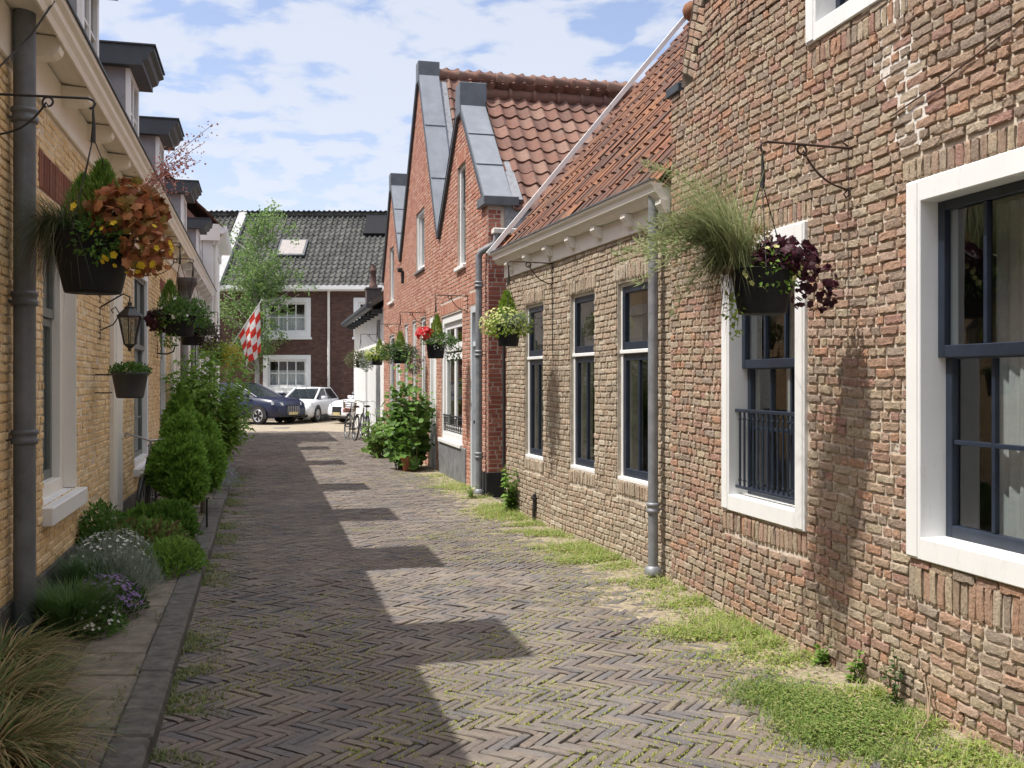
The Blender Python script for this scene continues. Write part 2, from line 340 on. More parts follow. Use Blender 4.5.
# ------------------------------------------------------------------ bricks
def brick_mesh(mb, rects, fn, proud=.014, jit=.003, dj=.004, nu=2, gap=0.0, mat=0, rot=None, seed=0):
    """rects (u0,u1,v0,v1): eroded bricks standing proud of a mortar face; fn maps (u, v, out) to 3D"""
    g = np.random.default_rng(seed); r = np.asarray(rects, float); n = len(r)
    if n == 0: return
    if nu <= 2: tu = np.array([0, 1.]); tv = np.array([0, 1.])
    elif nu == 4: tu = np.array([0, .05, .95, 1]); tv = np.array([0, .13, .87, 1])
    else: tu = np.array([0, .045, .28, .5, .72, .955, 1]); tv = np.array([0, .11, .5, .89, 1])
    a, b = len(tu), len(tv)
    du = (r[:, 1]-r[:, 0])[:, None, None]; dv = (r[:, 3]-r[:, 2])[:, None, None]
    base = g.normal(0, dj, n)[:, None, None]+proud
    tiltu = g.normal(0, dj*.4, n)[:, None, None]; tiltv = g.normal(0, dj*.4, n)[:, None, None]
    U = r[:, 0][:, None, None]+du*tu[None, :, None]+0*dv*tv[None, None, :]
    V = r[:, 2][:, None, None]+dv*tv[None, None, :]+0*U
    D = base+tiltu*(tu[None, :, None]-.5)*2+tiltv*(tv[None, None, :]-.5)*2+0*U
    edge = np.zeros((a, b), bool); edge[[0, -1], :] = True; edge[:, [0, -1]] = True
    if nu > 2:
        D = np.where(edge[None], D*.66, D)
        cor = np.zeros((a, b), bool)
        for i in (0, -1):
            for j in (0, -1): cor[i, j] = True
        D = np.where(cor[None], D*.75, D)
        U = U+g.normal(0, jit, U.shape); V = V+g.normal(0, jit, V.shape); D = D+g.normal(0, jit*.42, D.shape)
        mid = np.array([(U[:, 0, :].mean(1)+U[:, -1, :].mean(1))/2, (V[:, :, 0].mean(1)+V[:, :, -1].mean(1))/2])
        for i in (0, -1):                                    # rounded corners
            for j in (0, -1):
                U[:, i, j] += np.sign(mid[0]-U[:, i, j])*.006; V[:, i, j] += np.sign(mid[1]-V[:, i, j])*.005
    else:
        U = U+g.normal(0, jit, U.shape); V = V+g.normal(0, jit, V.shape)
    if nu <= 2:                                              # small chamfer
        sh = min(.006, .2*float(np.median(dv))); U[:, 0] += sh; U[:, 1] -= sh; V[:, :, 0] += sh; V[:, :, 1] -= sh
    ring = [(i, 0) for i in range(a)]+[(a-1, j) for j in range(1, b)]+[(i, b-1) for i in range(a-2, -1, -1)]+[(0, j) for j in range(b-2, 0, -1)]
    ri = np.array([i for i, j in ring]); rj = np.array([j for i, j in ring])
    SU = U[:, ri, rj].copy(); SV = V[:, ri, rj].copy(); SD = np.full_like(SU, -.004)
    if nu <= 2:
        ex = .006; SU += np.where(ri == 0, -ex, ex)[None]; SV += np.where(rj == 0, -ex, ex)[None]
    m = a*b; k = len(ring)
    P = np.concatenate([np.stack([U.reshape(n, m), V.reshape(n, m), D.reshape(n, m)], 2), np.stack([SU, SV, SD], 2)], 1)
    idx = lambda i, j: i*b+j
    F = [[idx(i, j), idx(i+1, j), idx(i+1, j+1), idx(i, j+1)] for i in range(a-1) for j in range(b-1)]
    S = [[m+q, m+(q+1) % k, idx(*ring[(q+1) % k]), idx(*ring[q])] for q in range(k)]
    F = np.array(F+S); off = (np.arange(n)*(m+k))[:, None, None]
    Pf = P.reshape(-1, 3)
    mb.add(fn(Pf[:, 0], Pf[:, 1], Pf[:, 2]), (F[None]+off).reshape(-1, 4), mat, False)

def courses(u0, u1, v0, v1, h, L, holes=(), clip=None, joint=.011, head=.4, seed=0):
    g = random.Random(seed); out = []; v = v0; k = 0
    while v+h*.6 < v1:
        hh = h*(1+g.uniform(-.05, .05)); va, vb = v+joint/2, v+hh-joint/2; vm = (va+vb)/2
        a0, a1 = (u0, u1) if clip is None else clip(vm)
        a0 = max(a0, u0); a1 = min(a1, u1)
        iv = [(a0, a1)] if a1 > a0 else []
        for (ha, hb, hc, hd) in holes:
            if hc < vm < hd:
                nv = []
                for (p, q) in iv:
                    if hb <= p or ha >= q: nv.append((p, q)); continue
                    if ha > p: nv.append((p, ha))
                    if hb < q: nv.append((hb, q))
                iv = nv
        for (p, q) in iv:
            u = p-(g.random()*L*.5 if head > 0 else (k % 2)*L/2)
            while u < q:
                l = (L/2 if g.random() < head else L)*(1+g.uniform(-.07, .07)) if head > 0 else L
                e = u+l
                if q-e < L*.22: e = q
                s0, s1 = max(u, p)+joint*.62, min(e, q)-joint*.62
                if s1-s0 > .02: out.append((s0, s1, va, vb))
                u = e
        v += hh; k += 1
    return out
def soldiers(u0, u1, v0, v1, w=.058, joint=.012, seed=0):
    n = max(1, round((u1-u0)/w)); k = (u1-u0)/n
    return [(u0+i*k+joint/2, u0+(i+1)*k-joint/2, v0+joint/2, v1-joint/2) for i in range(n)]

def clip_poly(poly, a, b):
    """keep the part of poly on the left of a->b"""
    out = []; n = len(poly)
    side = lambda p: (b[0]-a[0])*(p[1]-a[1])-(b[1]-a[1])*(p[0]-a[0])
    for i in range(n):
        p, q = poly[i], poly[(i+1) % n]; sp, sq = side(p), side(q)
        if sp >= 0: out.append(p)
        if (sp >= 0) != (sq >= 0):
            t = sp/(sp-sq); out.append((p[0]+t*(q[0]-p[0]), p[1]+t*(q[1]-p[1])))
    return out
def wall_sheet(mb, outline, holes, fn, th=.25, mat=0):
    """a wall of real thickness with openings; outline is a convex ccw (u,v) polygon"""
    us = sorted({p[0] for p in outline} | {h[i] for h in holes for i in (0, 1)})
    vs = sorted({p[1] for p in outline} | {h[i] for h in holes for i in (2, 3)})
    def face(poly, d, rev):
        p = np.array(poly); v = fn(p[:, 0], p[:, 1], np.full(len(p), d)); i = list(range(len(p)))
        mb.add(v, [i[::-1] if rev else i], mat)
    for i in range(len(us)-1):
        for j in range(len(vs)-1):
            um, vm = (us[i]+us[i+1])/2, (vs[j]+vs[j+1])/2
            if any(h[0] < um < h[1] and h[2] < vm < h[3] for h in holes): continue
            poly = [(us[i], vs[j]), (us[i+1], vs[j]), (us[i+1], vs[j+1]), (us[i], vs[j+1])]
            for k in range(len(outline)):
                poly = clip_poly(poly, outline[k], outline[(k+1) % len(outline)])
                if len(poly) < 3: break
            if len(poly) >= 3: face(poly, 0, False); face(poly, -th, True)
    def strip(a, b, flip):
        u = np.array([a[0], b[0], b[0], a[0]]); v = np.array([a[1], b[1], b[1], a[1]]); d = np.array([0, 0, -th, -th])
        mb.add(fn(u, v, d), [[3, 2, 1, 0] if not flip else [0, 1, 2, 3]], mat)
    for k in range(len(outline)): strip(outline[k], outline[(k+1) % len(outline)], False)
    for (a, b, c, d) in holes:
        q = [(a, c), (b, c), (b, d), (a, d)]
        for k in range(4): strip(q[k], q[(k+1) % 4], True)

def front(u, v, d): return np.stack([u, -d, v], 1)                     # facade plane of a house's own frame
def side_at(U, sgn):                                                    # plane across the house at u=U, facing sgn along u; a = depth into the house
    def f(a, v, d): return np.stack([U+sgn*d, a if sgn > 0 else a, v], 1)
    return f

# ------------------------------------------------------------------ windows
def window(root, u0, u1, v0, v1, frame=m_white, sashm=m_navy, fw=.10, proud=.02, recess=.09, sashes=None, sill=None, curtain=None,
           glass=m_glass, bar=.022, stile=.045, sillm=None, name='window', inner=.05, room=True, curtain_top=None):
    mb = MB()
    y0, y1 = -proud, recess+.05
    for (a, b, c, d) in ((u0, u0+fw, v0, v1), (u1-fw, u1, v0, v1), (u0+fw, u1-fw, v1-fw, v1), (u0+fw, u1-fw, v0, v0+fw)):
        mb.box(a, b, y0, y1, c, d, .006)
    if inner:
        for (a, b, c, d) in ((u0+fw*.0+.012, u0+fw-.015, v0+.012, v1-.012), (u1-fw+.015, u1-.012, v0+.012, v1-.012)):
            mb.box(a, b, y0-.008, y0+.01, c, d, .003)
    w = mb.build(name, frame, root)
    a, b, c, d = u0+fw, u1-fw, v0+fw, v1-fw
    sashes = sashes or [(0, 1, 2, 2, 0)]
    gl = MB()
    for (f0, f1, nc, nr, off) in sashes:
        s = MB(); s0, s1 = c+(d-c)*f0, c+(d-c)*f1; ya, yb = recess-.03+off, recess+.012+off
        for (p, q, r_, t_) in ((a, a+stile, s0, s1), (b-stile, b, s0, s1), (a+stile, b-stile, s1-stile, s1), (a+stile, b-stile, s0, s0+stile*1.25)):
            s.box(p, q, ya, yb, r_, t_, .004)
        ia, ib, ic, id_ = a+stile, b-stile, s0+stile*1.25, s1-stile
        for i in range(1, nc):
            x = ia+(ib-ia)*i/nc; s.box(x-bar/2, x+bar/2, ya+.008, yb-.004, ic, id_, .003)
        for j in range(1, nr):
            z = ic+(id_-ic)*j/nr; s.box(ia, ib, ya+.01, yb-.006, z-bar/2, z+bar/2, .003)
        s.build('sash', sashm, w)
        yg = (ya+yb)/2+.006
        gl.quad((ia-.005, yg, ic-.005), (ib+.005, yg, ic-.005), (ib+.005, yg, id_+.005), (ia-.005, yg, id_+.005))
    gl.build('pane', glass, w)
    if sill:
        s = MB(); e, h = sill
        s.box(u0-.05, u1+.05, -e, recess+.02, v0-h, v0+.006, .008); s.build('sill', sillm or frame, w)
    if curtain:
        cm, cov = curtain; g = MB(); n = 90
        for (x0, x1) in cov:
            xs = np.linspace(a+(b-a)*x0, a+(b-a)*x1, n); ys = recess+.27+.013*np.sin(np.arange(n)*.75+u0)+.008*np.sin(np.arange(n)*.31)
            ct = d if curtain_top is None else c+(d-c)*curtain_top
            V = np.concatenate([np.stack([xs, ys, np.full(n, c-.05)], 1), np.stack([xs, ys, np.full(n, ct)], 1)])
            i = np.arange(n-1); g.add(V, np.stack([i, i+1, n+i+1, n+i], 1), 0, True)
        g.build('curtain', cm, w)
    return w

# ------------------------------------------------------------------ roofs
def pantiles(mb, O, A, B, width, length, tw=.22, tl=.30, mat=0, amp=.03, lip=.022, seed=0, clip=None):
    """overlapping S-tiles on the plane through O with A across and B up the slope"""
    g = np.random.default_rng(seed); O, A, B = (np.array(x, float) for x in (O, A, B)); N = np.cross(A, B)
    nc = int(math.ceil(width/tw)); nr = int(math.ceil(length/tl))
    t = np.array([0, .14, .3, .46, .6, .72, .86, 1.0]); prof = amp*np.array([.55, -.15, -.55, -.6, -.3, .35, .95, .62])
    ii, jj = np.meshgrid(np.arange(nc), np.arange(nr), indexing='ij'); ii = ii.ravel(); jj = jj.ravel(); n = len(ii)
    a0 = ii*tw+g.normal(0, .003, n); b0 = jj*tl+g.normal(0, .006, n); lift = g.normal(0, .003, n)
    aa = a0[:, None]+(t*tw*1.03)[None]
    k = len(t)
    rows = []
    for (db, dn) in ((-.03, lip), (tl*1.02, -.004), (-.028, -.012)):
        bb = (b0+db)[:, None]+0*aa; h = prof[None]+dn+lift[:, None]; rows.append((aa, bb, h))
    P = np.stack([np.stack(r, 2) for r in rows], 1).reshape(-1, 3)         # n,3,k
    pts = O+P[:, :1]*A+P[:, 1:2]*B+P[:, 2:3]*N
    q = np.arange(k-1)
    F = np.concatenate([np.stack([q, q+1, k+q+1, k+q], 1), np.stack([2*k+q, 2*k+q+1, q+1, q], 1)])
    F = (F[None]+(np.arange(n)*3*k)[:, None, None]).reshape(-1, 4)
    mb.add(pts, F, mat, False)
def ridge_tiles(mb, P, Q, r=.11, L=.38, mat=0):
    P, Q = np.array(P, float), np.array(Q, float); D = Q-P; n = max(1, int(np.linalg.norm(D)/L)); D = D/n
    for i in range(n):
        a, b = P+D*i, P+D*(i+1.0)
        mb.tube([a, a+D*.06, a+D*.14, a+D*.15, b], [r*1.18, r*1.2, r*1.16, r, r*.98], 10, mat)
# ------------------------------------------------------------------ house shells
def shell(root, L, D, H, wallm, y0=.26, floor=True):
    """plain side, back and inner walls of a house behind its street front"""
    mb = MB()
    mb.box(0, .2, y0, D, 0, H); mb.box(L-.2, L, y0, D, 0, H); mb.box(.2, L-.2, D-.2, D, 0, H)
    o = mb.build('wall', wallm, root)
    r = MB(); r.box(.2, L-.2, y0+1.7, y0+1.75, .02, H-.05); r.box(.2, L-.2, y0+.02, D-.2, .005, .03); r.box(.2, L-.2, y0+.02, D-.2, H-.1, H-.05)
    r.build('room', m_room, root)
    return o
def pipe(root, u, z0, z1, out=.09, r=.05, mat=m_pipe, cuffs=(), shoe=True, name='downpipe', extra=None):
    mb = MB(); mb.tube([(u, -out, z0), (u, -out, z1)], r, 14)
    for z in cuffs:
        mb.lathe([(r, -.06), (r+.012, -.058), (r+.016, -.03), (r+.008, -.025), (r+.008, .0), (r+.016, .005), (r+.012, .03), (r, .032)], 16, (u, -out, z))
        mb.tube([(u-.01, -out, z-.03), (u-.012, .02, z-.03)], .008, 6)
    if shoe: mb.lathe([(r+.03, 0), (r+.03, .05), (r+.004, .07)], 16, (u, -out, z0))
    if extra: mb.tube(extra, r, 12)
    return mb.build(name, mat, root)
def slope_prism(mb, a, b, off0, off1, y0, y1, mat=0):
    """strip along the slope a->b (u,z), from off0 to off1 along its normal, spanning y0..y1"""
    a, b = np.array(a), np.array(b); d = b-a; d = d/np.linalg.norm(d); n = np.array([-d[1], d[0]])
    if n[1] < 0: n = -n
    mb.prism([tuple(a+n*off0), tuple(b+n*off0), tuple(b+n*off1), tuple(a+n*off1)], 1, y0, y1, mat)

# ================================================================= old brick house beside the camera
F1 = Frame(1.34, 8.37, .23, -1)
h1 = F1.root('brick_house', 'tall house of rough mottled brick with white framed navy windows, nearest at right', 'house')
L1_ = 12.0
out1 = [(0, 0), (L1_, 0), (L1_, 4.0), (10.3, 7.3), (1.75, 7.3), (.26, 4.35), (.19, 4.05), (0, 4.04)]
wA = (3.26, 4.46, .787, 2.72); wB = (1.03, 2.22, .757, 2.69); wC = (2.24, 3.42, 3.76, 5.35); wD = (6.3, 7.5, .787, 2.72); wE = (5.9, 7.1, 3.76, 5.35)
holes = [tuple(x) for x in (wA, wB, wC, wD, wE)]
sold = []
for (a, b, c, d), hb in ((wA, .2), (wB, .15), (wD, .2)): sold += [(a-.05, b+.05, d+.01, d+.125), (a-.0, b+.0, c-.01-hb, c-.02)]
for (a, b, c, d) in (wC, wE): sold += [(a-.02, b+.05, c-.15, c-.03), (a-.05, b+.05, d+.01, d+.125)]
def clip1(v):
    if v < 4.04: return (0, L1_)
    return (.19+(v-4.05)*.5+.25, 10.3+(7.3-v)*.5)
wob = lambda u, v: .008*np.sin(u*1.1+.4)+.007*np.sin(u*2.9+v)+.004*np.sin(u*6.1)
def fn1(u, v, d):
    v2 = v+wob(u, v)*np.clip(v/.3, 0, 1); d2 = d+.0025*(1+np.sin(u*.9+v*1.3))+.001*(1+np.sin(u*2.3-v*1.9)); return np.stack([u, -d2, v2], 1)
mb = MB()
wall_sheet(mb, out1, holes, front, .28, 0)
rects = courses(0, L1_, .0, 7.3, .0572, .168, holes+sold, clip1, .0135, .48, 3)
near = [r for r in rects if r[0] < 5.0 and r[2] < 5]; rest = [r for r in rects if not (r[0] < 5.0 and r[2] < 5)]
brick_mesh(mb, near, fn1, .0108, .0024, .0028, 7, mat=1, seed=1)
brick_mesh(mb, rest, fn1, .012, .003, .004, 2, mat=1, seed=2)
for k, s in enumerate(sold): brick_mesh(mb, soldiers(*s, seed=k), fn1, .011, .0028, .003, 7 if s[0] < 5 else 2, mat=1, seed=20+k)
# braided bricks square to the raked edge
S0 = np.array([.24, 4.20]); S1 = np.array([1.75, 7.3]); e1_ = (S1-S0)/np.linalg.norm(S1-S0); e2_ = np.array([e1_[1], -e1_[0]])
def fnb(u, v, d): return np.stack([S0[0]+e1_[0]*u+e2_[0]*v, -d, S0[1]+e1_[1]*u+e2_[1]*v], 1)
br_ = []
for i in range(int(np.linalg.norm(S1-S0)/.058)):
    q = .06+.15*abs(((i % 6)-3)/3); br_.append((i*.058+.006, (i+1)*.058-.006, .008, .10)); br_.append((i*.058+.006, (i+1)*.058-.006, .114, .114+q))
brick_mesh(mb, br_, fnb, .013, .003, .003, 4, mat=1, seed=77)
# vertical seam of later white mortar over the near window
g = random.Random(4); v = 2.9
while v < 4.05:
    cu = 3.36-(v-2.77)*.33+g.uniform(-.07, .07); w = g.uniform(.08, .18); n = 6
    us = np.linspace(cu-w, cu+w, n); dd = .0045+np.array([g.uniform(-.003, .003) for _ in range(n)])
    V = np.concatenate([fn1(us, np.full(n, v-.004+g.uniform(-.01, .01)), dd), fn1(us, np.full(n, v+.058), dd)]); i = np.arange(n-1)
    mb.add(V, np.stack([i, i+1, n+i+1, n+i], 1), 2); v += .0572
mb.build('wall', [m_mortar_old, m_brick_old, m_mortar_white], h1)
shell(h1, L1_, 9, 3.95, m_brick_tan, .30)
mb = MB()
for (a, b) in (((0, 3.95), (1.7, 7.15)), ((L1_, 3.95), (10.35, 7.15)), ((1.7, 7.15), (10.35, 7.15))): slope_prism(mb, a, b, -.15, 0, .3, 9)
mb.build('roof', m_tile_or, h1)
upper = (.535, 1, 3, 1, -.045); lower = (0, .56, 3, 2, .0)
for w_, nm in ((wA, 'a'), (wB, 'b'), (wD, 'd')):
    window(h1, *w_, fw=.115, proud=.03, recess=.15, sashes=[lower, upper], sill=None, curtain=(m_curtain_gy, [(0, 1)]), bar=.024, stile=.05)
for w_ in (wC, wE):
    window(h1, *w_, fw=.11, proud=.03, recess=.14, sashes=[(0, .5, 2, 2, 0), (.47, 1, 2, 1, -.04)], curtain=(m_curtain, [(0, .3)]))
# navy baluster rail across the second window
mb = MB(); a, b, c, d = wB[0]+.09, wB[1]-.09, .93, 1.48; y = .035
mb.box(a-.04, b+.04, y-.014, y+.014, d-.012, d+.012, .003); mb.box(a-.04, b+.04, y-.01, y+.01, c-.01, c+.01, .002)
for i in range(15):
    x = a+.01+(b-a-.02)*i/14; mb.tube([(x, y, c), (x, y, d)], .0085, 8)
    mb.tube([(x, y, c+.04), (x, y, c+.05), (x, y, c+.06)], [.009, .014, .009], 8); mb.tube([(x, y, d-.07), (x, y, d-.06), (x, y, d-.05)], [.009, .014, .009], 8)
mb.build('window_railing', m_navy, h1)
mb = MB(); mb.tube([(3.12, -.028, 3.10), (3.6, -.03, 3.17), (4.1, -.03, 3.28), (5.6, -.03, 3.5)], .0038, 6); mb.build('cable', m_rust, h1)
# downpipe on the joint to the low house
pipe(h1, -.22, .04, 3.32, .085, .043, m_pipe, (.62,), True)

# ================================================================= low house with the orange pantile roof
F2 = Frame(-.067, 13.2, .299, -1)
h2 = F2.root('low_house', 'low tan brick house with tall narrow navy windows under a steep orange pantile roof', 'house')
Lb = 4.99
win2 = [(.82, 1.53, .75, 2.62), (2.45, 3.17, .75, 2.62), (3.77, 4.52, .75, 2.62)]
sold = []
for (a, b, c, d) in win2: sold += [(a-.06, b+.06, d+.005, d+.155), (a-.02, b+.02, c-.15, c-.01)]
mb = MB(); wall_sheet(mb, [(0, 0), (Lb, 0), (Lb, 3.22), (0, 3.22)], win2, front, .26, 0)
def fn2(u, v, d): return np.stack([u, -(d+.002*(1+np.sin(u*1.3+v*.8))), v+.010*np.sin(u*1.7+1)+.004*np.sin(u*5)], 1)
rects = courses(0, Lb, .0, 3.22, .0585, .172, win2+sold, None, .0135, .46, 9)
brick_mesh(mb, rects, fn2, .0115, .0022, .0027, 7, mat=1, seed=4)
for k, s in enumerate(sold): brick_mesh(mb, soldiers(*s), fn2, .013, .003, .004, 7, mat=1, seed=40+k)
mb.build('wall', [m_mortar_tan, m_brick_tan], h2)
shell(h2, Lb, 5.6, 3.2, m_brick_tan)
for w_ in win2:
    window(h2, *w_, fw=.035, proud=-.035, recess=.075, sashes=[(0, .645, 2, 1, 0), (.665, 1, 1, 1, -.012)], stile=.062, bar=.035, inner=0,
           curtain=(m_curtain_gy, [(0, 1)]), glass=m_glass)
for (a, b, c, d) in win2:
    mb = MB(); mb.box(a, b, .02, .08, c+1.20, c+1.235, .004); mb.build('window_bar', m_white, h2)
    mb = MB(); mb.box(a-.005, b+.005, .0, .11, c-.01, c+.03, .004); mb.build('window_sill', m_white, h2)
ze = 3.36
mb = MB()      # boxed gutter, frieze and corbels
mb.prism([(.0, ze-.14), (-.10, ze-.14), (-.13, ze-.11), (-.15, ze-.08), (-.17, ze-.075), (-.175, ze-.03), (-.20, ze-.01), (-.205, ze+.015), (-.18, ze+.015), (-.17, ze-.0), (.0, ze-.0)], 0, -.1, Lb-.03)
mb.box(-.02, Lb-.04, -.035, .0, ze-.32, ze-.142, .004)
u = .35
while u < Lb:
    mb.prism([(-.035, ze-.145), (-.125, ze-.145), (-.125, ze-.18), (-.10, ze-.215), (-.085, ze-.25), (-.035, ze-.255)], 0, u-.055, u+.055); u += .765
mb.build('cornice', m_cornice, h2)
mb = MB(); mb.box(-.1, Lb-.02, -.215, -.15, ze+.017, ze+.03); mb.build('gutter_lining', m_zinc_dk, h2)
sl = math.atan2(3.5, 2.93); Ls = math.hypot(3.5, 2.93)
mb = MB(); pantiles(mb, (Lb-.03, .28, ze+.03+.36*math.tan(sl)), (1, 0, 0), (0, math.cos(sl), math.sin(sl)), .56, Ls-.7, .192, .30, 0, .032, seed=12)
pantiles(mb, (-.04, -.08, ze+.03), (1, 0, 0), (0, math.cos(sl), math.sin(sl)), Lb-.01, Ls-.25, .192, .30, 0, .032, seed=2)
pantiles(mb, (Lb, 5.64, ze+.02), (-1, 0, 0), (0, -math.cos(sl), math.sin(sl)), Lb, Ls-.1, .22, .32, 0, .03, seed=3)
ridge_tiles(mb, (-.05, 2.71, ze+3.5), (Lb+.5, 2.71, ze+3.5), .12)
mb.box(.0, Lb, 0, 5.4, ze-.14, ze-.05)
mb.prism([(-.1, ze-.03), (2.71, ze+3.36), (5.5, ze-.03)], 0, 0.0, .04); mb.prism([(-.1, ze-.03), (2.71, ze+3.36), (5.5, ze-.03)], 0, Lb-.05, Lb-.01)
mb.build('roof', m_tile_or, h2)
mb = MB(); n_ = np.array([-math.sin(sl), math.cos(sl)])
for (o0, o1, p0, p1) in ((-.03, .03, -.095, -.055),):
    a = np.array([-.24, ze-.0]); b = np.array([2.75, ze+3.57])
    mb.prism([tuple(a+n_*o0), tuple(b+n_*o0), tuple(b+n_*o1), tuple(a+n_*o1)], 0, p0, p1)
    a = np.array([5.7, ze]); b = np.array([2.67, ze+3.57]); n2_ = np.array([-n_[0], n_[1]])
    mb.prism([tuple(a+n2_*o0), tuple(b+n2_*o0), tuple(b+n2_*o1), tuple(a+n2_*o1)], 0, p0, p1)
mb.build('bargeboard', m_white, h2)
mb = MB(); mb.box(-.06, .2, -.035, .4, 4.06, 4.14, .008); mb.build('flashing_cap', m_slate, h1)
mb = MB(); mb.box(1.25, 1.31, -.05, .02, .14, .34, .008); mb.box(1.235, 1.325, -.06, .0, .27, .30, .004); mb.tube([(1.28, -.04, .02), (1.28, -.04, .18)], .02, 8); mb.build('vent_pipe', m_black, h2)
mb = MB(); mb.tube([(-.05, -.03, .55), (-.05, -.03, 2.3)], .02, 8); mb.build('conduit', m_plinth_dk, h2)
mb = MB(); mb.tube([(1.92, -.03, 3.02), (1.93, -.03, 2.4), (1.95, -.03, 1.95)], .006, 5); mb.build('cable', m_black, h2)

# ================================================================= three linked red brick gabled houses
def gabled(name_label, Y0, Y1, out, wins, doors, soldiers_, seed, ridge_u, ze_n, ze_f, zr, depth=9.0, capz=.42, hbrick=.066, extra_holes=()):
    F = Frame(3.175-.244*Y1, Y1, .244, -1); r = F.root('gabled_house', name_label, 'house')
    L = (Y1-Y0)*1.0293
    hs = [w[:4] for w in wins]+[d[:4] for d in doors]+list(extra_holes)
    def clip(v):
        lo, hi = 0, L
        pts = out
        us = []
        for i in range(len(pts)):
            p, q = pts[i], pts[(i+1) % len(pts)]
            if (p[1]-v)*(q[1]-v) < 0: us.append(p[0]+(q[0]-p[0])*(v-p[1])/(q[1]-p[1]))
        return (min(us), max(us)) if len(us) >= 2 else (0, 0)
    mb = MB(); wall_sheet(mb, out, hs, front, .26, 0)
    brick_mesh(mb, courses(0, L, 0, max(p[1] for p in out), hbrick, .215, hs+list(soldiers_), clip, .011, .5, seed), front, .008, .0015, .0016, 2, mat=1, seed=seed)
    for s in soldiers_: brick_mesh(mb, soldiers(*s, w=.062), front, .009, .0015, .0016, 2, mat=1, seed=seed+7)
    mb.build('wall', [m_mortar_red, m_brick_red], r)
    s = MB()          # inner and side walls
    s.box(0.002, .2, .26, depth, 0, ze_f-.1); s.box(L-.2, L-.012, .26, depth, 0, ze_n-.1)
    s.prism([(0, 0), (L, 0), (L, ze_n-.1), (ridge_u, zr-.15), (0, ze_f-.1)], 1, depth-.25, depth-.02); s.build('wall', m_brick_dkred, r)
    rm = MB(); rm.box(.2, L-.2, 2.2, 2.25, .02, min(ze_n, ze_f)-.3); rm.box(.2, L-.2, .3, depth-.3, .0, .03); rm.box(.2, L-.2, .3, depth-.3, 2.95, 3.05); rm.build('room', m_room, r)
    # tiled roof, ridge running back from the street
    t = MB()
    B = np.array([ridge_u-L, 0, zr-ze_n]); lb = np.linalg.norm(B); pantiles(t, (L+.05, .36, ze_n-.02), (0, 1, 0), B/lb, depth-.4, lb, .235, .30, 0, .036, seed=seed)
    B = np.array([ridge_u, 0, zr-ze_f]); lb = np.linalg.norm(B); pantiles(t, (-.05, depth, ze_f-.02), (0, -1, 0), B/lb, depth-.4, lb, .235, .30, 0, .036, seed=seed+1)
    ridge_tiles(t, (ridge_u, .36, zr+.02), (ridge_u, depth, zr+.02), .12, .40)
    slope_prism(t, (L, ze_n-.1), (ridge_u, zr-.1), -.06, 0, .27, depth); slope_prism(t, (0, ze_f-.1), (ridge_u, zr-.1), -.06, 0, .27, depth)
    t.build('roof', m_tile_br, r)
    # zinc coping on the raked gable edges, cap block on top
    c = MB(); top = [p for p in out if p[1] > max(ze_n, ze_f)+.8]; hiR = max(top); hiL = min(top)
    pn = (L, out[2][1]); pf = (0, out[-1][1])
    slope_prism(c, pn, hiR, -.005, .05, -.05, .36); slope_prism(c, pf, hiL, -.005, .05, -.05, .36)
    d = np.array(hiR)-np.array(pn)
    for k in (.33, .66):
        q = np.array(pn)+d*k; e = q+d*.012; slope_prism(c, tuple(q), tuple(e), .05, .068, -.05, .36)
    c.build('coping', m_zinc, r)
    c = MB(); c.box(hiL[0]-.03, hiR[0]+.03, -.07, .38, hiL[1]-.1, hiL[1]+capz, .01)
    c.build('coping_cap', m_zinc_dk, r)
    c = MB(); slope_prism(c, pn, (hiR[0], hiR[1]-.1), -.03, .035, .36, .52); slope_prism(c, pf, (hiL[0], hiL[1]-.1), -.03, .035, .36, .52); c.build('flashing', m_lead, r)
    c = MB()
    dd = np.array(hiL)-np.array(pf); slope_prism(c, pf, hiL, .051, .06, -.062, -.04); slope_prism(c, pn, hiR, -.07, -.006, -.062, -.003); slope_prism(c, pf, hiL, -.07, -.006, -.062, -.003)
    c.build('verge_trim', m_slate, r)
    for w in wins:
        a, b, z0, z1, spec = w; window(r, a, b, z0, z1, **spec)
    for dspec in doors:
        a, b, z0, z1, mat = dspec
        q = MB(); q.box(a, a+.09, .0, .14, z0, z1, .006); q.box(b-.09, b, .0, .14, z0, z1, .006); q.box(a+.09, b-.09, .0, .14, z1-.1, z1, .006); q.box(a+.09, b-.09, .02, .12, z1-.62, z1-.55, .005)
        dr = q.build('door', mat, r)
        q = MB(); q.box(a+.09, b-.09, .06, .11, z0+.03, z1-.62)
        for (p0, p1) in ((.15, 1.0), (1.1, z1-.75)): q.box(a+.17, b-.17, .045, .07, z0+p0, z0+p1, .01)
        q.build('door_leaf', mat, dr)
        q = MB(); q.quad((a+.09, .07, z1-.55), (b-.09, .07, z1-.55), (b-.09, .07, z1-.1), (a+.09, .07, z1-.1)); q.build('pane', m_glass, dr)
        q = MB(); q.lathe([(0, 0), (.03, .005), (.03, .02), (0, .03)], 10, (0, 0, 0)); q.xform(lambda v: np.stack([v[:, 0]+a+.16, .04-v[:, 2], v[:, 1]+1.05], 1)); q.build('handle', m_black, dr)
    return F, r, L
wspec_d = dict(fw=.06, proud=-.04, recess=.13, sashm=m_greengrey, frame=m_white, sashes=[(0, .62, 1, 1, 0), (.6, 1, 1, 1, -.02)], inner=0, curtain=(m_curtain, [(0, 1)]), sill=(.06, .06))
wspec_l = dict(fw=.08, proud=-.03, recess=.12, sashm=m_white, frame=m_white, sashes=[(0, .68, 1, 1, 0), (.66, 1, 1, 1, -.02)], inner=0, curtain=(m_curtain, [(0, 1)]), curtain_top=.6, sill=(.05, .05))
